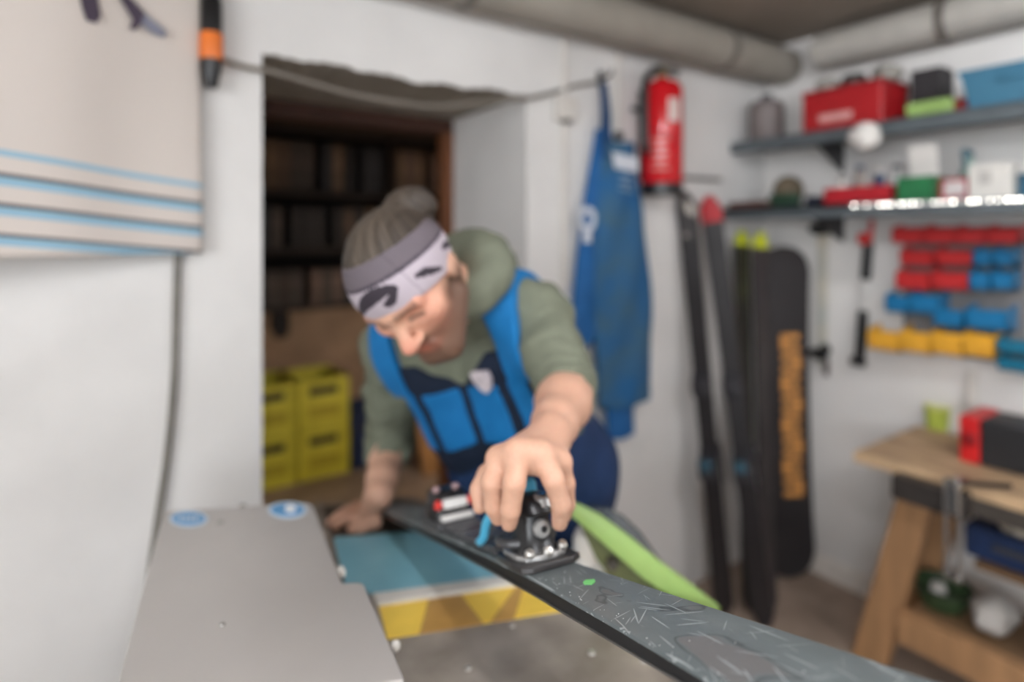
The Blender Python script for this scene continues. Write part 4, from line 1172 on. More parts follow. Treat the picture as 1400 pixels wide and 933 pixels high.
for dx, w in ((0, 5), (5, 4)):
    a = [Py(821 + dx, 113, OV + .01), Py(823 + dx, 150, OV + .006), Py(822 + dx * 1.6, 185, OV), Py(826 + dx * 3, 215, OV - .02)]
    b_ = [p + Vector((.032 if dx == 0 else .026, 0, 0)) * (1 if i else .6) for i, p in enumerate(a)]
    m = MB(); sA, sB = spline(a, 4), spline(b_, 4)
    m.rings([[p, q, q + Vector((0, .005, 0)), p + Vector((0, .005, 0))] for p, q in zip(sA, sB)]); make('strap', m, mat('overalls_strap', (22, 62, 104), rough=.85), t)
p = Py(846, 186, OV - .02); m = MB(); m.box(p, (.04, .016, .034), .004); make('buckle', m, blk, t)
def wall_quad(pts, v, d_=.002): 
    mb = MB(); mb.prism([Py(a, b_, v) for a, b_ in pts], (0, -d_, 0)); return mb
lg = mat('logo_white', (206, 212, 220), rough=.7, var=.05)
OF = OV - .041
make('logo', wall_quad([(837, 208), (872, 216), (872, 236), (840, 230)], OF), lg, t)['label'] = 'white logo block on the bib'
for k in range(3):
    make('logo_line', wall_quad([(846, 238 + k * 9), (866, 242 + k * 9), (866, 246 + k * 9), (847, 242 + k * 9)], OF), mat('logo_faint', (120, 150, 180), rough=.7), t)
def ringmark(cx, cy, r0, r1, v, mm, par, nm):
    mb = MB(); n = 18
    o_ = [Py(cx + r1 * .7 * math.cos(2 * math.pi * i / n), cy + r1 * math.sin(2 * math.pi * i / n), v) for i in range(n)]
    i_ = [Py(cx + r0 * .7 * math.cos(2 * math.pi * i / n), cy + r0 * math.sin(2 * math.pi * i / n), v) for i in range(n)]
    mb.add(o_ + i_, [(i, (i + 1) % n, n + (i + 1) % n, n + i) for i in range(n)])
    ob = make(nm, mb, mm, par); md = ob.modifiers.new('t', 'SOLIDIFY'); md.thickness = .001; return ob
ringmark(803, 300, 9, 18, OV - .004, lg, t, 'logo_ring')
make('logo_dot', wall_quad([(797, 318), (808, 318), (808, 332), (797, 332)], OV - .003), lg, t)
h = Py(820, 112, BACK)
m = MB(); m.tube([(h.x, BACK - .001, h.z + .012), (h.x, BACK - .045, h.z + .010), (h.x, BACK - .065, h.z + .016), (h.x, BACK - .068, h.z + .035)], .006, 8)
m.box((h.x, BACK - .004, h.z + .012), (.03, .008, .06), .002)
tag(make('coat_hook', m, mat('hook_steel', (70, 70, 72), rough=.4, metal=.6), None, True), 'dark steel wall hook holding the blue overalls', 'hook')

# ------------------------------------------------------------------ fire extinguisher
EY = BACK - .105
fb, ft_ = Py(905, 252, EY), Py(905, 112, EY)
red = mat('extinguisher_red', (196, 20, 30), rough=.14, var=.05)
t = thing('fire_extinguisher', 'red fire extinguisher with black hose mounted on the back wall', 'extinguisher', Py(905, 266, EY))
R_ = .081; Hh = ft_.z - fb.z
m = MB(); m.lathe([(R_ * .96, 0), (R_, .008), (R_, Hh * .90), (R_ * .95, Hh * .945), (R_ * .78, Hh * .985), (R_ * .45, Hh * 1.01), (.022, Hh * 1.02), (.022, Hh * 1.05)], fb, (0, 0, 1), 40); make('cylinder', m, red, t, True, angle=60)
m = MB(); zb = Py(905, 268, EY).z - fb.z; m.lathe([(R_ * .9, zb), (R_ * 1.0, zb + .006), (R_ * 1.0, 0.0)], fb, (0, 0, 1), 40); make('base_ring', m, blk, t, True)
m = MB(); m.lathe([(.024, 0), (.026, .02), (.02, .04), (.012, .045)], (fb.x, fb.y, fb.z + Hh * 1.04), (0, 0, 1), 20); make('valve', m, mat('brass_valve', (150, 140, 110), rough=.35, metal=.7), t, True)
zt = fb.z + Hh * 1.04
m = MB(); m.box((fb.x + .045, fb.y, zt + .043), (.12, .022, .012), .004); m.box((fb.x + .04, fb.y, zt + .022), (.10, .02, .010), .003); make('lever', m, blk, t)
m = MB(); m.tube(spline([(fb.x - .01, fb.y - .01, zt + .018), (fb.x - .07, fb.y - .02, zt + .016), (fb.x - .115, fb.y - .02, zt - .04), (fb.x - .118, fb.y - .02, fb.z + Hh * .55), (fb.x - .112, fb.y - .02, fb.z + Hh * .35), (fb.x - .10, fb.y - .02, fb.z + Hh * .28)], 6), .0135, 12); make('hose', m, blk, t, True)
def cyl_label(z0, z1, a0, a1, mm, nm, rr_=R_ + .0006, n=14):
    mb = MB(); th = math.atan2(-fb.y, -fb.x)
    vs = []
    for i in range(n + 1):
        a = th + a0 + (a1 - a0) * i / n
        for z in (z0, z1): vs.append((fb.x + rr_ * math.cos(a), fb.y + rr_ * math.sin(a), fb.z + z))
    mb.add(vs, [(2 * i, 2 * i + 2, 2 * i + 3, 2 * i + 1) for i in range(n)]); return make(nm, mb, mm, t, True)
lab = mat('ext_label', (216, 196, 190), rough=.3, var=.1); laby = mat('ext_label_gold', (190, 130, 70), rough=.3)
cyl_label(Hh * .58, Hh * .80, .30, .95, lab, 'label')
for k in range(5):
    cyl_label(Hh * (.12 + .07 * k), Hh * (.145 + .07 * k), -.5, .35 - .1 * (k % 2), mat('ext_text', (206, 120, 112), rough=.3), 'label_text')
cyl_label(Hh * .30, Hh * .37, -.95, -.6, laby, 'label_mark')
m = MB(); m.box((fb.x, BACK - .013, fb.z + Hh * .5), (.05, .024, Hh * .9), .003); m.box((fb.x, BACK - .02, fb.z + Hh * .75), (.17, .006, .02), .002); make('wall_bracket', m, blk, t)
m = MB(); m.tube([Py(936, 243, BACK - .012), Py(985, 246, BACK - .012)], .008, 8)
tag(make('wall_rod', m, mat('rod_grey', (98, 92, 88), rough=.5), None, True), 'short grey rod on the wall beside the extinguisher', 'rod')

# ------------------------------------------------------------------ skis leaning on the back wall
def lean_frame(bottom, top, face):
    y = (top - bottom).normalized(); z = (face - y * face.dot(y)).normalized(); x = y.cross(z)
    return Matrix(((x.x, y.x, z.x, bottom.x), (x.y, y.y, z.y, bottom.y), (x.z, y.z, z.z, bottom.z), (0, 0, 0, 1))), (top - bottom).length
def lean_ski(bottom, top, face, wmid, label, body_m, tip_m, base_m, bind, tip_len=.12, name='ski'):
    M, L = lean_frame(bottom, top, face)
    t = thing(name, label, 'ski', bottom, 'skis leaning on the wall')
    def hw(s):
        q = s / L
        w = wmid * (1 + .22 * (2 * q - 0.9) ** 2)
        e = min(1, max(0.08, (L - s) / .06)) ** .5 * min(1, max(.25, s / .035)) ** .5
        return w * e
    def zz(s): return .13 * max(0, s - L + .20) ** 1.6 - .0
    def seg(s0, s1, off0, off1, n):
        mb = MB(); rs = []
        for i in range(n + 1):
            s = s0 + (s1 - s0) * i / n; w = hw(s); z = zz(s)
            rs.append([M @ Vector(p) for p in ((-w, s, z + off0), (w, s, z + off0), (w * .96, s, z + off1), (-w * .96, s, z + off1))])
        mb.rings(rs); return mb
    make('topsheet', seg(0, L - tip_len, .003, .014, 30), body_m, t)
    make('tip', seg(L - tip_len, L, .003, .0142, 14), tip_m, t)
    make('base', seg(0.002, L - .002, 0, .003, 40), base_m, t)
    if bind:
        bm_, acc = bind
        for nm, s, hgt, ln in (('toe_piece', L * .53, .055, .07), ('heel_piece', L * .34, .065, .09)):
            mb = MB(); mb.box((0, s, .014 + hgt / 2), (.07, ln, hgt), .012, M); mb.box((0, s, .018), (.078, ln * 1.5, .010), .003, M); b1 = make(nm, mb, bm_, t)
            mb = MB(); mb.box((0, s + ln * .25, .014 + hgt), (.05, ln * .5, .03), .008, M); make('lever', mb, acc if nm[0] == 'h' else bm_, b1)
        mb = MB(); mb.tube([M @ Vector(p) for p in ((.045, L * .40, .02), (.055, L * .36, .03), (.055, L * .31, .02))], .006, 6); make('brake_arm', mb, bm_, t, True)
    return t
sk_blk = mat('ski_black', (40, 37, 38), rough=.4, var=.12, scale=8); sk_base = mat('ski_base_black', (30, 28, 30), rough=.5)
bd = mat('binding_dull', (44, 42, 46), rough=.5); teal = mat('binding_teal', (52, 88, 104), rough=.5); mar = mat('ski_maroon', (104, 34, 46), rough=.4)
face1 = Vector((-.93, .30, 0)); face2 = Vector((-.9, .35, 0))
def FL(px, py): p = Pz(px, py, 0.004); return p
FACEW = (Vector((-1, -.1, 0)))
lean_ski(FL(991, 838), Py(937, 263, BACK - .045), Vector((-.80, -.35, 0)), .036, 'black ski with pale tip graphic leaning below the fire extinguisher', sk_blk, mat('ski_tip_pale', (54, 50, 50), rough=.4, rgb2=(186, 178, 168), scale=16, lo=.52, hi=.58), sk_base, (bd, teal), .20)
lean_ski(FL(1046, 856), Py(970, 268, BACK - .05), Vector((-.78, -.38, 0)), .038, 'black ski with red tip and maroon edge leaning on the wall', sk_blk, mat('ski_tip_red', (176, 30, 38), rough=.35), mar, (bd, teal), .12)
lime_t = mat('ski_tip_lime', (196, 204, 50), rough=.4)
lean_ski(FL(1024, 832), Py(1011, 316, BACK - .05), Vector((-.25, -.97, 0)), .034, 'black ski with lime tip leaning next to the red tipped ski', mat('ski_black_olive', (52, 50, 44), rough=.4, rgb2=(84, 86, 54), scale=3, lo=.5, hi=.62, stretch=(1, 1, .6)), lime_t, sk_base, None, .07)
lean_ski(FL(1050, 838), C(1036, 318, 2.63), Vector((-.25, -.97, 0)), .034, 'black ski with lime tip leaning right against the black snowboard', mat('ski_black_grey', (58, 54, 54), rough=.4), lime_t, sk_base, None, .07)
# snowboard
bo, to = FL(1076, 786), C(1067, 336, 2.70)
M, L = lean_frame(bo, to, Vector((-.56, -.83, 0)))
t = thing('snowboard', 'black snowboard with orange vertical lettering leaning in the corner', 'snowboard', bo)
def sbw(s):
    q = s / L; w = .112 * (1 + .16 * (2 * q - 1) ** 2)
    for e in (s, L - s):
        if e < .14: w *= max(.03, math.sqrt(max(0, 1 - ((.14 - e) / .14) ** 2)))
    return w
def sbz(s): return .25 * max(0, .2 - s) ** 1.6 + .25 * max(0, s - L + .2) ** 1.6
sv = sorted(set([L * i / 40 for i in range(41)] + [.01, .02, .05, .08, L - .01, L - .02, L - .05, L - .08]))
m = MB(); m.rings([[M @ Vector(p) for p in ((-sbw(s), s, sbz(s) + .002), (sbw(s), s, sbz(s) + .002), (sbw(s), s, sbz(s) + .010), (-sbw(s), s, sbz(s) + .010))] for s in sv]); make('deck', m, mat('board_black', (44, 42, 44), rough=.42, var=.15, scale=6), t)
m = MB(); m.rings([[M @ Vector(p) for p in ((-sbw(s) - .001, s, sbz(s)), (sbw(s) + .001, s, sbz(s)), (sbw(s) + .001, s, sbz(s) + .002), (-sbw(s) - .001, s, sbz(s) + .002))] for s in sv]); make('base', m, sk_base, t)
org_m = mat('board_orange', (222, 156, 84), rough=.5, var=.05)
# eight rounded vertical letter marks (too soft in the photo to be read)
for k in range(8):
    s0 = L * (.24 + .063 * k)
    shapes = [[(0, .0, 1), (0, .35, 1), (0, .7, 1)], ][0]
    for a, (x0, x1, y0, y1) in enumerate(((-.042, .040, .0, .026), (-.042, .040, .050, .076), (-.046 if k % 2 else .016, -.012 if k % 2 else .046, .004, .072))):
        mb = MB(); mb.box(((x0 + x1) / 2 + .032, s0 + (y0 + y1) / 2, .0102 + sbz(s0)), (x1 - x0, y1 - y0, .001), 0, M); make('letter_stroke', mb, org_m, t)

# ------------------------------------------------------------------ wall shelves on the right
shelf_m = mat('shelf_steel', (96, 104, 108), rough=.45, metal=.3, var=.08)
def wall_shelf(z, depth, label):
    t = thing('wall_shelf', label, 'shelf', (RW, .35, z))
    y0, y1 = -1.2, BACK - .012
    m = MB(); m.box((RW - depth / 2, (y0 + y1) / 2, z - .012), (depth, y1 - y0, .020), .002); make('board', m, shelf_m, t)
    m = MB(); m.box((RW - depth + .008, (y0 + y1) / 2, z - .028), (.016, y1 - y0, .052), .003); make('front_lip', m, shelf_m, t)
    for y in (1.35, .55, -.3):
        m = MB(); m.prism([(RW - .001, y, z - .025), (RW - depth * .85, y, z - .025), (RW - .001, y, z - .025 - .13)], (0, .012, 0)); make('bracket', m, mat('bracket_dark', (52, 52, 54), rough=.5), t)
    return t
ZT, ZL = 1.975, 1.668
wall_shelf(ZT, .30, 'upper grey steel shelf on the right wall, carrying the red case')
wall_shelf(ZL, .37, 'lower grey steel shelf on the right wall with the light strip')
# LED strip on the lip of the lower shelf
ly0, ly1 = Px(1168, 275, RW - .375).y, -.35
t = thing('light_strip', 'strip of small bright lamps along the lower shelf edge', 'light strip', (RW - .372, (ly0 + ly1) / 2, ZL - .02))
m = MB(); m.box((RW - .3735, (ly0 + ly1) / 2, ZL - .012), (.004, ly0 - ly1 + .03, .012), .001); make('carrier', m, mat('strip_white', (210, 210, 206), rough=.5), t)
led_m = mat('led_glow', (255, 250, 242), emit=19, var=.01); led_dim = mat('led_glow_soft', (255, 250, 242), emit=9, var=.01)
me0 = None; o1 = None; y = ly0; rn = random.Random(5)
while y > ly1:
    if me0 is None:
        m = MB(); m.box((RW - .3765, y, ZL - .012), (.003, .0046, .0046), .0006); o0 = make('led', m, led_m, t); me0 = y
    else:
        if rn.random() < .45:
            if o1 is None:
                o1 = o0.copy(); o1.data = o0.data.copy(); o1.data.materials[0] = led_dim; c = o1
            else: c = o1.copy()
        else: c = o0.copy()
        COL.objects.link(c); c.location = (0, y - me0, 0)
    y -= rn.choice((.016, .020, .024, .034, .045))
    if me0 is not None and rn.random() < .5: pass
def box_thing(name, label, cat, c, s, mm, bev=.006, extra=(), rz=0.0, group=None):
    """a box-shaped thing standing at c (base centre) with named parts"""
    t = thing(name, label, cat, c, group); Mx = Matrix.Translation(c) @ Matrix.Rotation(rz, 4, 'Z')
    m = MB(); m.box((0, 0, s[2] / 2), s, bev, Mx); make('body', m, mm, t)
    for nm, cc, ss_, m2 in extra:
        m = MB(); m.box(cc, ss_, min(ss_) * .2, Mx); make(nm, m, m2, t)
    return t
rd_ = mat('case_red', (168, 26, 32), rough=.4, var=.06); rdk = mat('case_red_dark', (140, 16, 24), rough=.45)
def on_shelf(px, py, off, z):
    p = Px(px, py, RW - off); return Vector((p.x, p.y, z))
a, b_ = on_shelf(1116, 150, .17, ZT), on_shelf(1225, 150, .17, ZT)
L = abs(a.y - b_.y); c = (a + b_) / 2
box_thing('tool_case', 'red metal case with pale lettering on the upper shelf', 'case', (c.x, c.y, ZT + .0005), (.22, L, .155), rd_, .008,
          (('lid', (0, 0, .157), (.224, L + .004, .02), rdk), ('label', (-.111, .02, .045), (.003, L * .42, .03), mat('case_label', (214, 160, 156), rough=.5))))
p = on_shelf(1262, 150, .16, ZT); box_thing('carton', 'dark carton behind the lime tray on the upper shelf', 'carton', (RW - .08, p.y, ZT + .0005), (.12, .10, .20), mat('carton_dark', (44, 42, 44), rough=.7), .004, (('tape', (0, 0, .2), (.02, .101, .003), dgr),))
p = on_shelf(1279, 140, .22, ZT)
t = thing('plastic_tray', 'lime green plastic tray on the upper shelf', 'tray', (p.x, p.y, ZT)); 
m = MB(); m.box((p.x, p.y, ZT + .012), (.13, .14, .022), .008); make('base', m, lime, t)
m = MB()
for dx, dy, sx, sy in ((-.06, 0, .012, .14), (.06, 0, .012, .14), (0, .065, .13, .012), (0, -.065, .13, .012)): m.box((p.x + dx, p.y + dy, ZT + .033), (sx, sy, .032), .004)
make('rim', m, lime, t)
p = on_shelf(1325, 130, .2, ZT); box_thing('small_box', 'small red box between the lime tray and the blue bin', 'box', (p.x, p.y + .015, ZT + .0005), (.10, .05, .04), rdk, .004, (('flap', (0, 0, .041), (.1, .06, .003), rd_),))
p = on_shelf(1400, 130, .19, ZT)
t = thing('storage_bin', 'blue storage bin on the upper shelf', 'bin', (p.x, p.y, ZT))
bb = mat('bin_blue_pale', (58, 112, 138), rough=.45, var=.06)
m = MB(); m.rings([[Vector((p.x + sx * .11 * k, p.y + sy * .14 * k, ZT + z)) for sx, sy in ((-1, -1), (1, -1), (1, 1), (-1, 1))] for k, z in ((.86, .001), (1.0, .11), (1.04, .11), (1.04, .125), (.96, .125), (.84, .02))], True); make('tub', m, bb, t)
m = MB(); m.box((p.x - .112, p.y, ZT + .085), (.012, .08, .02), .003); make('grip', m, bb, t)
# tangle of transparent bags and tins on top of the red case and in the corner
clr = mat('plastic_bag', (150, 146, 138), rough=.25, var=.2, scale=30); tin = mat('tin_dark', (60, 56, 52), rough=.5, var=.3, scale=20)
topz = ZT + .1675
lab_b = ['crumpled clear bag on the corner end of the red case', 'dark tin in the middle of the red case lid', 'crumpled clear bag on the red case next to the carton']
for i, (px, mm, r) in enumerate(((1132, clr, .05), (1168, tin, .045), (1212, clr, .055))):
    p = on_shelf(px, 100, .16, topz)
    m = MB()
    if mm is tin: m.lathe([(r, 0), (r, .05), (r * .9, .056), (r * .9, .06)], p, (0, 0, 1), 20)
    else:
        bm = bmesh.new(); bmesh.ops.create_icosphere(bm, subdivisions=3, radius=r)
        for v in bm.verts:
            n = math.sin(v.co.x * 90 + 1.3 * i) * math.sin(v.co.y * 75) + .6 * math.sin(v.co.z * 110 + v.co.x * 50)
            v.co *= 1 + .16 * n; v.co.z = max(-.034, v.co.z * .75)
        m.bm(bm, Matrix.Translation(p + Vector((0, 0, .0345))))
    tag(make('clear_bag' if mm is clr else 'tin', m, mm, None, True, angle=180), lab_b[i], 'bag' if mm is clr else 'tin')
p = Vector((RW - .20, 1.60, ZT))
m = MB(); m.lathe([(.07, 0), (.075, .01), (.075, .16), (.06, .18), (.02, .185)], p, (0, 0, 1), 24); t = thing('canister', 'grey brown canister at the corner end of the upper shelf', 'canister', p); make('shell', m, mat('canister_grey', (116, 106, 104), rough=.5), t, True)
m = MB(); m.lathe([(.025, .185), (.025, .21), (.018, .215)], p, (0, 0, 1), 16); make('cap', m, dgr, t, True)
# crumpled white paper hung over the front lip of the upper shelf
p = Px(1182, 186, RW - .362)
bm = bmesh.new(); bmesh.ops.create_icosphere(bm, subdivisions=3, radius=.056)
for v in bm.verts:
    n_ = math.sin(v.co.x * 70 + 1) * math.sin(v.co.y * 60) + .6 * math.sin(v.co.z * 85 + v.co.y * 40)
    v.co *= 1 + .10 * n_; v.co = Vector((min(v.co.x * .9, .044), v.co.y, v.co.z * .95))
m = MB(); m.bm(bm, Matrix.Translation(p))
tag(make('crumpled_paper', m, mat('paper_white', (226, 222, 216), rough=.85, var=.04), None, True, angle=180), 'crumpled white paper at the front lip of the upper shelf', 'paper')
# lower shelf goods
p = on_shelf(1042, 262, .33, ZL)
m = MB(); m.box((p.x, 1.60, ZL + .013), (.05, .18, .026), .004)
tag(make('wood_block', m, mat('block_brown', (92, 58, 48), rough=.6, var=.2), None), 'dark brown wooden block at the corner end of the lower shelf', 'block')
p = Vector((RW - .19, 1.50, ZL)); t = thing('glue_gun', 'olive and black hand tool lying in the corner of the lower shelf', 'tool', p)
m = MB(); m.sphere((p.x, p.y, ZL + .072), .07, (1.0, .9, 1.0)); make('head', m, mat('tool_olive', (100, 88, 70), rough=.7, var=.25, scale=25), t, True)
m = MB(); m.box((p.x - .06, p.y - .02, ZL + .03), (.05, .13, .058), .012); make('grip', m, mat('tool_green', (34, 66, 46), rough=.6), t)
p = on_shelf(1103, 245, .2, ZL); m = MB(); m.box((p.x + .05, p.y - .03, ZL + .022), (.14, .06, .043), .01); tag(make('cloth_bundle', m, mat('bundle_navy', (36, 40, 60), rough=.9), None), 'dark navy cloth bundle beside the red tray', 'cloth')
def open_tray(name, label, pxa, pxb, mm, h, off=.21, dp=.24):
    a, b_ = on_shelf(pxa, 250, off + dp / 2, ZL), on_shelf(pxb, 250, off + dp / 2, ZL); L = abs(a.y - b_.y); cy = (a.y + b_.y) / 2; cx = RW - off
    t = thing(name, label, 'tray', (cx, cy, ZL))
    m = MB(); m.box((cx, cy, ZL + .006), (dp, L, .011), .002); make('bottom', m, mm, t)
    for dx, dy, sx, sy in ((-dp / 2 + .005, 0, .01, L), (dp / 2 - .005, 0, .01, L), (0, L / 2 - .005, dp, .01), (0, -L / 2 + .005, dp, .01)):
        m = MB(); m.box((cx + dx, cy + dy, ZL + h / 2 + .001), (sx, sy, h), .002); make('side', m, mm, t)
    return cx, cy, L
cx, cy, L = open_tray('open_tray', 'red open tray of odds and ends on the lower shelf', 1126, 1218, mat('tray_red', (176, 26, 38), rough=.45), .062)
oddm = [mat('odd%d' % i, c, rough=.5, var=.15) for i, c in enumerate(((210, 206, 200), (52, 50, 56), (150, 140, 132), (196, 92, 84), (40, 60, 90), (190, 188, 186)))]
odd_l = ['pale tub in the red tray at its corner end', 'black spool in the red tray', 'grey brown jar in the red tray', 'pink tub in the red tray', 'navy jar in the red tray', 'light grey pot in the red tray']
for i in range(6):
    y = cy + L / 2 - .035 - i * (L - .07) / 5; x = cx - .05 + .06 * (i % 2); r = min(.028, L / 14)
    t = thing('small_pot', odd_l[i], 'pot', (x, y, ZL + .0115), 'pots in the red tray')
    m = MB(); m.lathe([(r, 0), (r * 1.05, .02), (r * 1.05, .07 + .02 * (i % 3)), (r * .8, .08 + .02 * (i % 3))], (x, y, ZL + .0118), (0, 0, 1), 16); make('pot', m, oddm[i], t, True)
    m = MB(); m.lathe([(r * .85, .08 + .02 * (i % 3)), (r * .85, .095 + .02 * (i % 3)), (r * .3, .10 + .02 * (i % 3))], (x, y, ZL + .0118), (0, 0, 1), 16); make('lid', m, oddm[(i + 2) % 6], t, True)
cx, cy, L = open_tray('open_crate', 'green open crate holding a white sheet on the lower shelf', 1226, 1276, mat('tray_green', (34, 112, 66), rough=.45), .085)
m = MB(); Mx = Matrix.Translation((cx - .04, cy, ZL + .10)) @ Matrix.Rotation(-.18, 4, 'Y'); m.box((0, 0, .02), (.012, L * .78, .17), .003, Mx)
tag(make('card', m, mat('card_white', (214, 210, 204), rough=.7, var=.03), None), 'white card standing in the green crate', 'card')
p = on_shelf(1309, 240, .22, ZL)
box_thing('carton', 'small red and white carton on the lower shelf', 'carton', (p.x, p.y - .012, ZL + .0005), (.12, .095, .075), mat('carton_red', (160, 34, 50), rough=.5), .003, (('label', (-.061, 0, .038), (.003, .06, .05), mat('carton_label', (216, 206, 204), rough=.5)),))
p.y -= .035
t = thing('spray_bottle', 'pale green spray bottle standing behind the red and white carton', 'bottle', (RW - .10, p.y + .04, ZL))
m = MB(); m.lathe([(.032, 0.0005), (.034, .01), (.034, .10), (.014, .14), (.013, .16)], (RW - .10, p.y + .04, ZL), (0, 0, 1), 20); make('bottle', m, mat('bottle_green', (136, 160, 150), rough=.3), t, True)
m = MB(); m.box((RW - .115, p.y + .04, ZL + .175), (.07, .02, .03), .005); m.prism([(RW - .15, p.y + .035, ZL + .16), (RW - .14, p.y + .035, ZL + .16), (RW - .135, p.y + .035, ZL + .12), (RW - .142, p.y + .035, ZL + .12)], (0, .01, 0)); make('trigger', m, mat('trigger_teal', (70, 104, 116), rough=.4), t)
p = on_shelf(1360, 230, .24, ZL)
box_thing('carton', 'plain white carton on the lower shelf', 'carton', (p.x, p.y, ZL + .0005), (.10, .115, .115), mat('carton_white', (218, 214, 206), rough=.6, var=.03), .003, (('label', (-.051, .01, .07), (.002, .035, .045), mat('carton_grey_label', (186, 182, 176), rough=.6)), ('lid_edge', (0, 0, .105), (.103, .118, .003), mat('carton_edge', (190, 186, 180)))))
p = on_shelf(1398, 230, .2, ZL); box_thing('small_box', 'dark teal box at the end of the lower shelf beside the white carton', 'box', (p.x, p.y - .03, ZL + .0005), (.10, .06, .07), mat('box_teal', (44, 90, 112), rough=.5), .004, (('lid', (0, 0, .071), (.102, .062, .012), mat('box_teal_d', (34, 70, 90))),))

# ------------------------------------------------------------------ tools and bins on the right wall
def bar_clamp(label, px, ytop, ybot, top_m, bar_m, low_m, w=.03):
    a, b_ = Px(px[0], ytop, RW - .03), Px(px[1], ybot, RW - .03)
    t = thing('bar_clamp', label, 'clamp', b_); d_ = (a - b_); L = d_.length; M, L = lean_frame(b_, a, Vector((-1, 0, 0)))
    m = MB(); m.box((0, L / 2, 0), (w, L * .98, .012), .003, M); make('bar', m, bar_m, t)
    return t, M, L
t, M, L = bar_clamp('clear plastic ruler vise with black clamps hanging under the shelf', (1125, 1124), 300, 505, blk, mat('bar_clear', (182, 186, 180), rough=.3, rgb2=(206, 196, 176), scale=6), blk, .040)
for s, nm in ((.93, 'upper_clamp'), (.10, 'lower_clamp')):
    m = MB(); m.box((0, L * s, .012), (.055, .05, .05), .012, M); m.sphere((.028, L * s + .03, .03), .026, (1, 1, .8), M); m.sphere((-.032, L * s + .005, .02), .022, (1, 1, .8), M); make(nm, m, blk, t, True)
m = MB(); m.box((.03, L * .02, .02), (.02, .07, .02), .006, M); make('pin', m, mat('pin_dark', (60, 40, 42), rough=.5), t)
t, M, L = bar_clamp('black bar clamp with red trigger hanging beside the red bins', (1191, 1176), 300, 500, blk, mat('bar_white', (214, 212, 208), rough=.4), blk, .026)
m = MB(); m.box((0, L * .72, .008), (.034, L * .26, .03), .006, M); make('handle', m, blk, t)
m = MB(); m.box((0, L * .20, .008), (.036, L * .36, .026), .006, M); m.box((.0, L * .03, .02), (.062, .035, .03), .008, M); make('lower_jaw', m, blk, t)
m = MB(); m.box((-.008, L * .87, .02), (.05, .05, .04), .010, M); m.box((.014, L * .95, .022), (.018, .06, .02), .006, M); make('trigger', m, mat('trigger_red', (206, 40, 38), rough=.4), t)
# bin panel with tilt bins
bm_red = mat('bin_red', (192, 42, 44), rough=.4, var=.06); bm_blue = mat('bin_blue', (26, 116, 166), rough=.4, var=.06); bm_yel = mat('bin_yellow', (228, 168, 52), rough=.4, var=.06); bm_teal = mat('bin_teal', (30, 112, 140), rough=.4, var=.06)
pa, pb = Px(1232, 310, RW - .012), Px(1395, 500, RW - .012)
m = MB(); m.box((RW - .009, (pa.y + pb.y) / 2 - .02, (pa.z + pb.z) / 2), (.016, abs(pa.y - pb.y) + .02, pa.z - pb.z), .002)
tag(make('bin_panel', m, mat('panel_grey', (120, 118, 118), rough=.5), None), 'grey louvred panel on the wall that carries the small bins', 'panel')
bin_proto = {}
def tilt_bin(px0, px1, ytop, ybot, mm, label, depth=.09, content=None):
    u = RW - .018 - depth
    a, b_ = Px(px0, (ytop + ybot) / 2, u), Px(px1, (ytop + ybot) / 2, u)
    zt, zb = Px((px0 + px1) / 2, ytop, u).z, Px((px0 + px1) / 2, ybot, u).z
    w = abs(a.y - b_.y) * .97; cy = (a.y + b_.y) / 2; h = zt - zb; x1 = RW - .019; x0 = x1 - depth
    t = thing('small_parts_bin', label, 'bin', (x1, cy, zb), 'small parts bins on the wall panel')
    m = MB(); th = .003
    prof = [(x1, zb), (x0 + .012, zb), (x0, zb + .008), (x0 - .004, zb + h * .80), (x0 + .006, zb + h), (x0 + .010, zb + h), (x0 + .004, zb + h * .78), (x0 + .010, zb + .012), (x1, zb + .006)]
    m.prism([(x, cy - w / 2, z) for x, z in prof], (0, w, 0)); make('tub', m, mm, t)
    for s in (-1, 1):
        y = cy + s * (w / 2 - th / 2)
        m = MB(); m.prism([(x1, y - th / 2, zb), (x0 + .012, y - th / 2, zb), (x0, y - th / 2, zb + .008), (x0 - .004, y - th / 2, zb + h * .8), (x0 + .03, y - th / 2, zb + h * 1.08), (x1, y - th / 2, zb + h * 1.25)], (0, th, 0)); make('side', m, mm, t)
    m = MB(); m.box((x0 - .004, cy, zb + h * .42), (.004, w * .6, h * .3), .001); make('label_holder', m, mm, t)
    if content:
        m = MB()
        for k in range(4): m.sphere((x0 + .035 + .01 * (k % 2), cy + (k - 1.5) * w * .2, zb + h * .75), min(.016, w * .16), (1, 1, .8), None, 10, 7)
        make('contents', m, content, t, True)['kind'] = 'stuff'
wht = oddm[0]; drk = oddm[1]
for i in range(4):
    tilt_bin(1219 + i * 43.5, 1219 + (i + 1) * 43.5, 311, 333, bm_red, ['red bin of the top row, end nearest the red trigger clamp', 'second red bin of the top row, counted from the red trigger clamp', 'third red bin of the top row, counted from the red trigger clamp', 'last red bin of the top row, farthest from the bar clamp'][i], .10, drk if i % 2 else None)
for i, (a, b_, mm, lb, ct) in enumerate(((1230, 1278, bm_red, 'red bin of the second row with a pale strip, nearest the bar clamp', wht), (1279, 1329, bm_red, 'red bin of the second row touching the blue bins', None), (1330, 1357, bm_blue, 'blue bin of the second row touching a red bin', wht), (1358, 1386, bm_blue, 'blue bin at the outer end of the second row', None))):
    tilt_bin(a, b_, 342, 364, mm, lb, .09, ct)
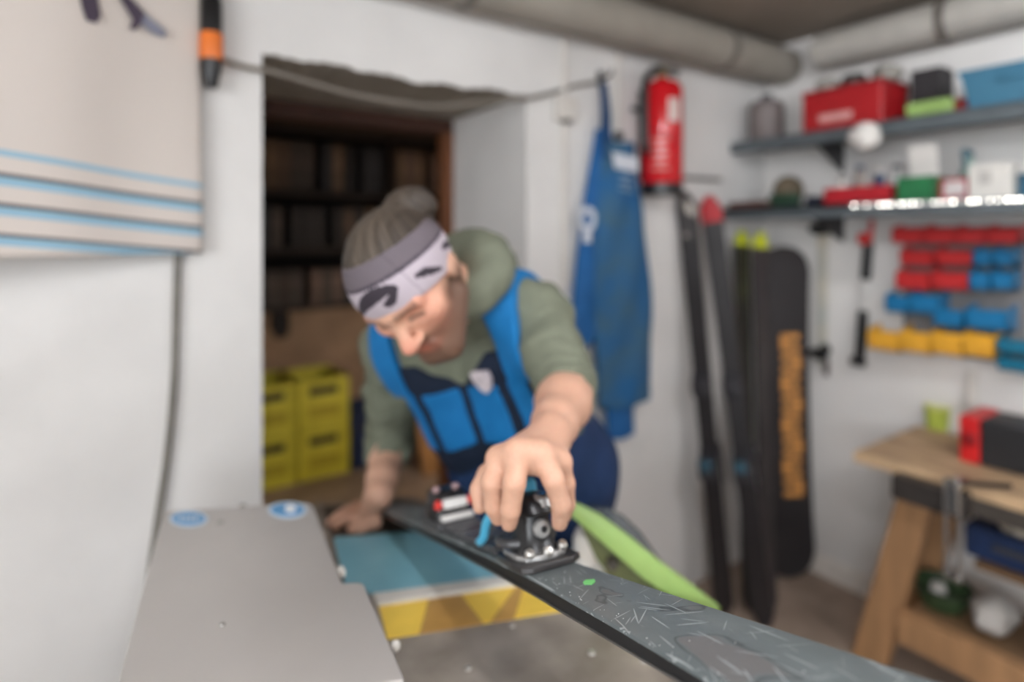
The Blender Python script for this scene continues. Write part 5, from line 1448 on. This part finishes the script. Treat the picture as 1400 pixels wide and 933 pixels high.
for i, (a, b_, mm, lb, ct) in enumerate(((1224, 1272, bm_red, 'red bin of the third row nearest the bar clamp', drk), (1273, 1324, bm_red, 'red bin of the third row holding something white', wht), (1325, 1354, bm_blue, 'blue bin of the third row touching a red bin', None), (1355, 1385, bm_blue, 'blue bin at the outer end of the third row', None))):
    tilt_bin(a, b_, 372, 397, mm, lb, .09, ct)
for i, (a, b_, y0, y1, lb, ct) in enumerate(((1210, 1243, 404, 428, 'blue bin of the fourth row nearest the bar clamp', None), (1244, 1284, 404, 430, 'blue bin of the fourth row in second place from the bar clamp', wht), (1276, 1317, 424, 448, 'blue bin hung low just above the yellow bins', wht), (1320, 1378, 424, 452, 'wide blue bin of mixed screws above the last yellow bins', drk))):
    tilt_bin(a, b_, y0, y1, bm_blue, lb, .10, ct)
for i in range(4):
    tilt_bin(1186 + i * 43.5, 1186 + (i + 1) * 43.5, 453 + i * 1.5, 480 + i * 3, bm_yel, ['yellow bin of the bottom row, end nearest the bar clamp', 'second yellow bin of the bottom row, counted from the bar clamp', 'third yellow bin of the bottom row, counted from the bar clamp', 'last yellow bin of the bottom row, next to the teal bins'][i], .11, (drk, oddm[3], None, wht)[i])
tilt_bin(1363, 1412, 466, 486, bm_teal, 'upper teal bin beside the yellow row', .11)
tilt_bin(1363, 1412, 492, 510, bm_teal, 'lower teal bin beside the yellow row', .11)
p = Px(1236, 300, RW - .06); m = MB(); m.lathe([(.03, 0), (.033, .01), (.033, .04), (.025, .05)], p - Vector((0, 0, .025)), (0, 0, 1), 16)
q = Px(1331, 530, RW - .02); m2 = MB(); m2.box((q.x, q.y, q.z - .01), (.03, .035, .14), .006)
tag(make('cable_trunking', m2, cond, None), 'white cable trunking on the wall above the workbench', 'trunking')

# ------------------------------------------------------------------ wooden workbench
BZ = .79; bx0, bx1, by1, by0 = 2.15, RW - .03, 1.05, -.75
bw = mat('bench_top_wood', (204, 172, 134), rough=.6, rgb2=(158, 132, 104), scale=5, stretch=(6, 1, 1), bump=.15, bscale=40)
bl_ = mat('bench_leg_wood', (168, 128, 90), rough=.55, var=.14, scale=4, stretch=(6, 6, 1))
t = thing('workbench', 'wooden workbench with splayed legs against the right wall', 'workbench', ((bx0 + bx1) / 2, (by0 + by1) / 2, 0))
npl = 4; pw = (bx1 - bx0) / npl
for i in range(npl):
    m = MB(); m.box((bx0 + pw * (i + .5), (by0 + by1) / 2, BZ - .0175), (pw - .002, by1 - by0, .035), .003); make('top_plank', m, bw, t)
for y in (by1 - .18, by0 + .18):
    s = 1 if y > 0 else -1
    for x in (2.30, 2.60):
        m = MB(); m.prism([(x - .045, y - .04, BZ - .036), (x - .045, y + .06, BZ - .036), (x - .045, y + .06 + s * .18, 0.0), (x - .045, y - .05 + s * .18, 0.0)], (.06, 0, 0), .004); make('leg', m, bl_, t)
    m = MB(); m.box((2.43, y, BZ - .08), (.42, .07, .085), .004); make('cross_rail', m, bl_, t)
m = MB(); m.box((2.265, (by0 + by1) / 2, .20), (.05, by1 - by0 - .2, .11), .004); make('front_stretcher', m, bl_, t)
m = MB(); m.box((2.44, (by0 + by1) / 2, .245), (.30, by1 - by0 - .25, .02), .003); make('lower_shelf', m, mat('bench_shelf_wood', (120, 92, 64), rough=.6, var=.12), t)
m = MB(); m.box((2.42, (by0 + by1) / 2 - .06, .50), (.30, by1 - by0 - .5, .02), .003); make('middle_shelf', m, mat('bench_shelf_wood', (120, 92, 64)), t)
m = MB(); m.box((2.165, .30, BZ - .062), (.03, 1.0, .052), .003); make('apron', m, mat('apron_dark', (74, 68, 62), rough=.5, metal=.2), t)
# vise jaw and screw bracket on the front edge
va = Px(1262, 648, bx0 - .03)
t = thing('bench_vise', 'dark bench vise with chrome screw plate on the front of the workbench', 'vise', (va.x, va.y, va.z - .05))
vy = va.y
m = MB(); m.box((bx0 - .032, vy - .02, BZ - .055), (.06, .20, .075), .006); make('jaw', m, mat('vise_dark', (62, 57, 54), rough=.45, metal=.3, var=.15), t)
y2 = Px(1305, 650, bx0 - .06).y
ch = mat('vise_chrome', (190, 188, 184), rough=.22, metal=.9, var=.06)
m = MB(); m.box((bx0 - .075, y2, BZ - .02), (.018, .042, .10), .005); m.box((bx0 - .04, y2, BZ + .012), (.09, .035, .014), .004); make('bracket', m, ch, t)
for dy in (-.016, .016):
    m = MB(); m.box((bx0 - .075, y2 + dy, BZ - .16), (.012, .010, .20), .003); make('handle_bar', m, ch, t)
m = MB(); m.box((bx0 - .075, y2, BZ - .262), (.014, .046, .02), .004); make('handle_foot', m, ch, t)
m = MB(); m.tube(spline([(bx0 - .05, y2 - .01, BZ + .018), (bx0 + .0, y2 - .05, BZ + .014), (bx0 + .06, y2 - .10, BZ + .012)], 4), .007, 8); make('lever', m, blk, t, True)
# black case with red end on the bench, lime cup
p = Px(1328, 590, 2.42)
t = thing('machine_case', 'long black case with a red end cap lying on the workbench', 'case', (2.45, p.y - .25, BZ))
ye = Px(1330, 580, 2.40).y
m = MB(); m.prism([(2.36, ye - .03, BZ + .001), (2.52, ye - .03, BZ + .001), (2.54, ye - .03, BZ + .15), (2.36, ye - .03, BZ + .15)], (0, -.6, 0), .01); make('body', m, mat('case_black', (38, 38, 40), rough=.45, var=.1), t)
m = MB(); m.prism([(2.355, ye - .031, BZ + .001), (2.525, ye - .031, BZ + .001), (2.545, ye - .031, BZ + .155), (2.350, ye - .031, BZ + .155)], (0, .055, 0), .008); cap_o = make('end_cap', m, mat('cap_red', (204, 34, 36), rough=.35), t); cap_o['label'] = 'red end cap'
m = MB(); m.lathe([(.022, 0), (.022, .006), (.018, .008), (.018, .002), (.010, .002), (.008, .01)], (2.354, ye - .004, BZ + .08), (-1, 0, 0), 28); make('round_boss', m, rdk, cap_o, True)
p = Pz(1281, 586, BZ)
t = thing('plastic_cup', 'lime green cup standing at the wall side of the workbench', 'cup', p)
m = MB(); m.lathe([(.036, .0005), (.042, .075), (.044, .082), (.040, .082), (.034, .006)], p, (0, 0, 1), 24); make('cup', m, mat('cup_lime', (180, 196, 84), rough=.4), t, True)
m = MB(); m.lathe([(.0445, .078), (.0465, .08), (.0465, .086), (.0445, .088)], p, (0, 0, 1), 24); make('rim', m, mat('cup_rim', (206, 212, 120), rough=.4), t, True)
# things under the bench
p = Px(1290, 840, 2.40)
def blob(c, r, sc, seed, amp=.12):
    bm = bmesh.new(); bmesh.ops.create_icosphere(bm, subdivisions=3, radius=r); rr2 = random.Random(seed); ph = [rr2.uniform(0, 6) for _ in range(4)]
    for v in bm.verts:
        q = v.co / r
        v.co *= 1 + amp * (math.sin(q.x * 4 + ph[0]) * math.sin(q.y * 5 + ph[1]) + .7 * math.sin(q.z * 6 + ph[2] + q.x * 3))
        v.co = Vector((v.co.x * sc[0], v.co.y * sc[1], v.co.z * sc[2]))
    lo = min(v.co.z for v in bm.verts)
    mb = MB(); mb.bm(bm, Matrix.Translation(Vector(c) - Vector((0, 0, lo)))); return mb
SZ = .2555
py_ = Px(1288, 842, 2.40).y
t = thing('green_basket', 'dark green basket with a white cup on the lower bench shelf', 'basket', (2.40, py_, SZ))
m = MB(); m.lathe([(.06, .0005), (.075, .03), (.085, .07), (.08, .072), (.06, .01)], (2.40, py_, SZ), (0, 0, 1), 22); make('basket', m, mat('basket_green', (54, 76, 46), rough=.6, var=.2), t, True)
m = MB(); m.tube([(2.40 + .085 * math.cos(a), py_ + .085 * math.sin(a), SZ + .072) for a in [2 * math.pi * i / 20 for i in range(21)]], .006, 6); make('rim', m, mat('basket_rim', (40, 54, 36), rough=.6), t, True)
m = MB(); m.lathe([(.022, .012), (.024, .07), (.02, .085), (.008, .088)], (2.37, py_, SZ), (0, 0, 1), 16); tag(make('white_cup', m, oddm[0], None, True), 'small white cup inside the green basket', 'cup')
ys = Px(1350, 845, 2.38).y
m = blob((2.38, ys - .02, SZ), .075, (1.1, .75, .75), 2); tag(make('rag', m, mat('rag_white', (186, 182, 176), rough=.9, var=.12), None, True, angle=180), 'crumpled white rag beside the green basket under the bench', 'rag')
ys2 = Px(1395, 850, 2.38).y
m = blob((2.38, ys2 - .09, SZ), .070, (1.0, .8, .8), 5); tag(make('rag', m, mat('rag_blue', (140, 152, 166), rough=.9, var=.12), None, True, angle=180), 'pale blue rag at the end of the lower bench shelf', 'rag')
yb = Px(1380, 740, 2.36).y
m = MB(); m.box((2.42, yb - .02, .5105 + .05), (.24, .24, .10), .008)
t = thing('drawer_box', 'dark blue drawer box on the middle bench shelf', 'box', (2.42, yb, .51)); make('box', m, mat('drawer_navy', (24, 46, 84), rough=.5), t)
m = MB(); m.box((2.295, yb - .02, .565), (.012, .09, .018), .004); make('pull', m, dgr, t)
m = blob((2.33, yb - .03, .6115), .05, (.9, 1.1, .9), 8, .2); tag(make('work_glove', m, mat('glove_pale', (176, 170, 156), rough=.9, var=.2), None, True, angle=180), 'pale crumpled work gloves on the blue drawer box', 'gloves')
